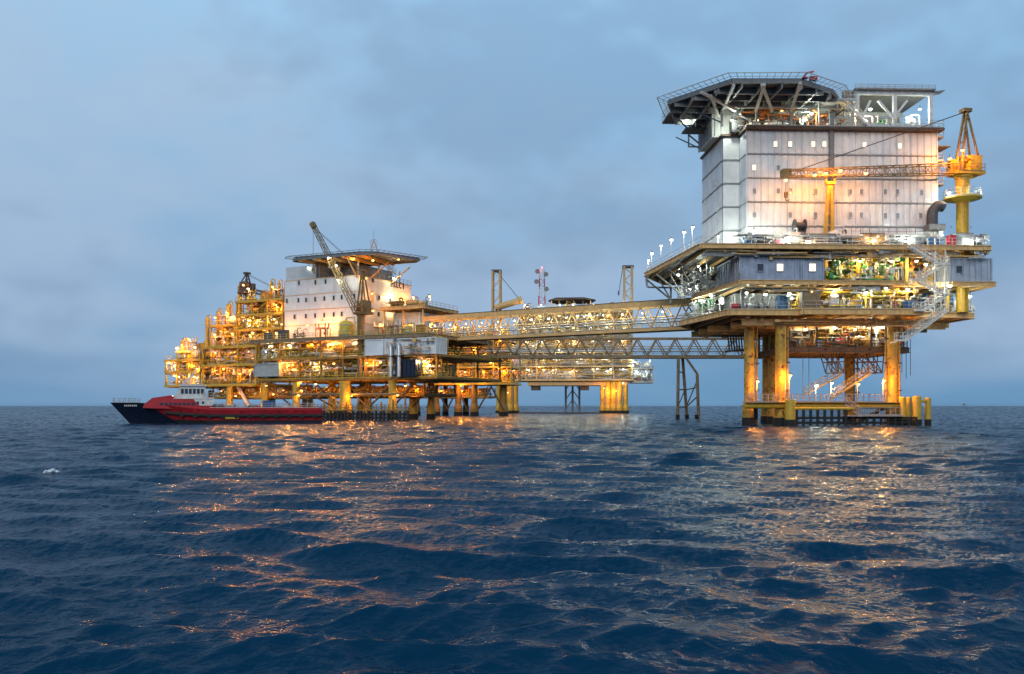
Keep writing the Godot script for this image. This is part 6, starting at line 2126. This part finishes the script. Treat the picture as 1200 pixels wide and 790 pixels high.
	for s in [[256, 473.5, 2.0, M.dark_steel, "dark"], [267, 474.5, 3.0, M.grey_steel, "grey"], [281, 473.5, 2.6, M.blue_grey, "blue grey"]]:
		begin("cargo_bundle", "%s tarpaulin covered cargo bundle on the red boat's deck" % s[4], "cargo", Vector3(X(s[0], 2), 1.8, 1.2))
		var c := MB.new()
		var h: float = LZ(s[0], s[1], 2).y - 1.8
		c.lathe(O + Vector3(-s[2] * 0.5, h * 0.45, 0), Vector3.RIGHT, [Vector2(0.01, 0), Vector2(h * 0.42, 0.05), Vector2(h * 0.55, 0.4), Vector2(h * 0.5, s[2] * 0.5), Vector2(h * 0.55, s[2] - 0.4), Vector2(h * 0.4, s[2] - 0.05), Vector2(0.01, s[2])], 12)
		part("tarpaulin", c, s[3])
		for q in [-0.3, 0.3]:
			block("lashing", O + Vector3(s[2] * q - 0.05, 0, -h * 0.56), O + Vector3(s[2] * q + 0.05, h * 1.02, h * 0.57), M.cable)
	begin("deck_davit", "small ochre davit behind the boat's white wheelhouse", "davit", Vector3(X(246, 2), 1.8, 2.0))
	var dv := MB.new()
	dv.pipe([O, O + Vector3(0, 2.6, 0), O + Vector3(1.2, 3.2, 0.3)], 0.13, 0.6)
	part("arm", dv, M.ochre)
	block("winch", O + Vector3(-0.4, 0, -0.3), O + Vector3(0.4, 0.8, 0.3), M.ochre)
	for i in 5:
		var px: float = [298.0, 302.0, 334.0, 341.0, 296.0][i]
		cabinet(Vector3(X(px, 1), 1.8, 1.0), Vector3(0.8, 1.0 + 0.15 * (i % 3), 0.7), [M.white_steel, M.red, M.white_steel, M.pink_white, M.crate][i], "small %s deck locker on the red boat's after deck" % ["white upright", "red", "white low", "pinkish", "tan"][i], "", "deck_locker")

# ---------------------------------------------------------------- small and far things
func build_small_things() -> void:
	F = Transform3D.IDENTITY
	# breaking crest, a clump of foam
	var p := at_px(60, 554, 37)
	p.y = -0.05
	begin("foam_crest", "small white foam crest breaking on the open sea", "foam", p)
	rng.seed = 3
	var b := MB.new()
	for i in 26:
		var t := rng.randf_range(-1, 1)
		var r := 0.05 + 0.06 * (1 - absf(t)) * rng.randf()
		var c := p + Vector3(t * 0.34, 0.06 + 0.14 * (1 - t * t) * rng.randf(), rng.randf_range(-0.08, 0.08))
		b.lathe(c - Vector3(0, r, 0), Vector3.UP, [Vector2(0.01, 0), Vector2(r * 0.8, r * 0.4), Vector2(r, r), Vector2(r * 0.8, r * 1.6), Vector2(0.01, r * 2)], 8)
	part("foam_clump", b, M.foam)
	# a platform far away on the horizon
	var q := at_px(1130.5, 476, 3800)
	q.y = 0
	begin("distant_platform", "tiny grey platform on the horizon", "platform", q)
	block("deck", q + Vector3(-9, 7, -5), q + Vector3(9, 9.5, 5), M.pale_steel)
	block("cabin", q + Vector3(-6, 9.5, -4), q + Vector3(1, 14, 4), M.grey_steel)
	for s in [-6.0, 6.0]:
		rod("leg", q + Vector3(s, -2, 0), q + Vector3(s * 0.8, 7, 0), 1.2, M.grey_steel)
	rod("mast", q + Vector3(11, 8, 0), q + Vector3(13, 17, 0), 0.6, M.grey_steel)
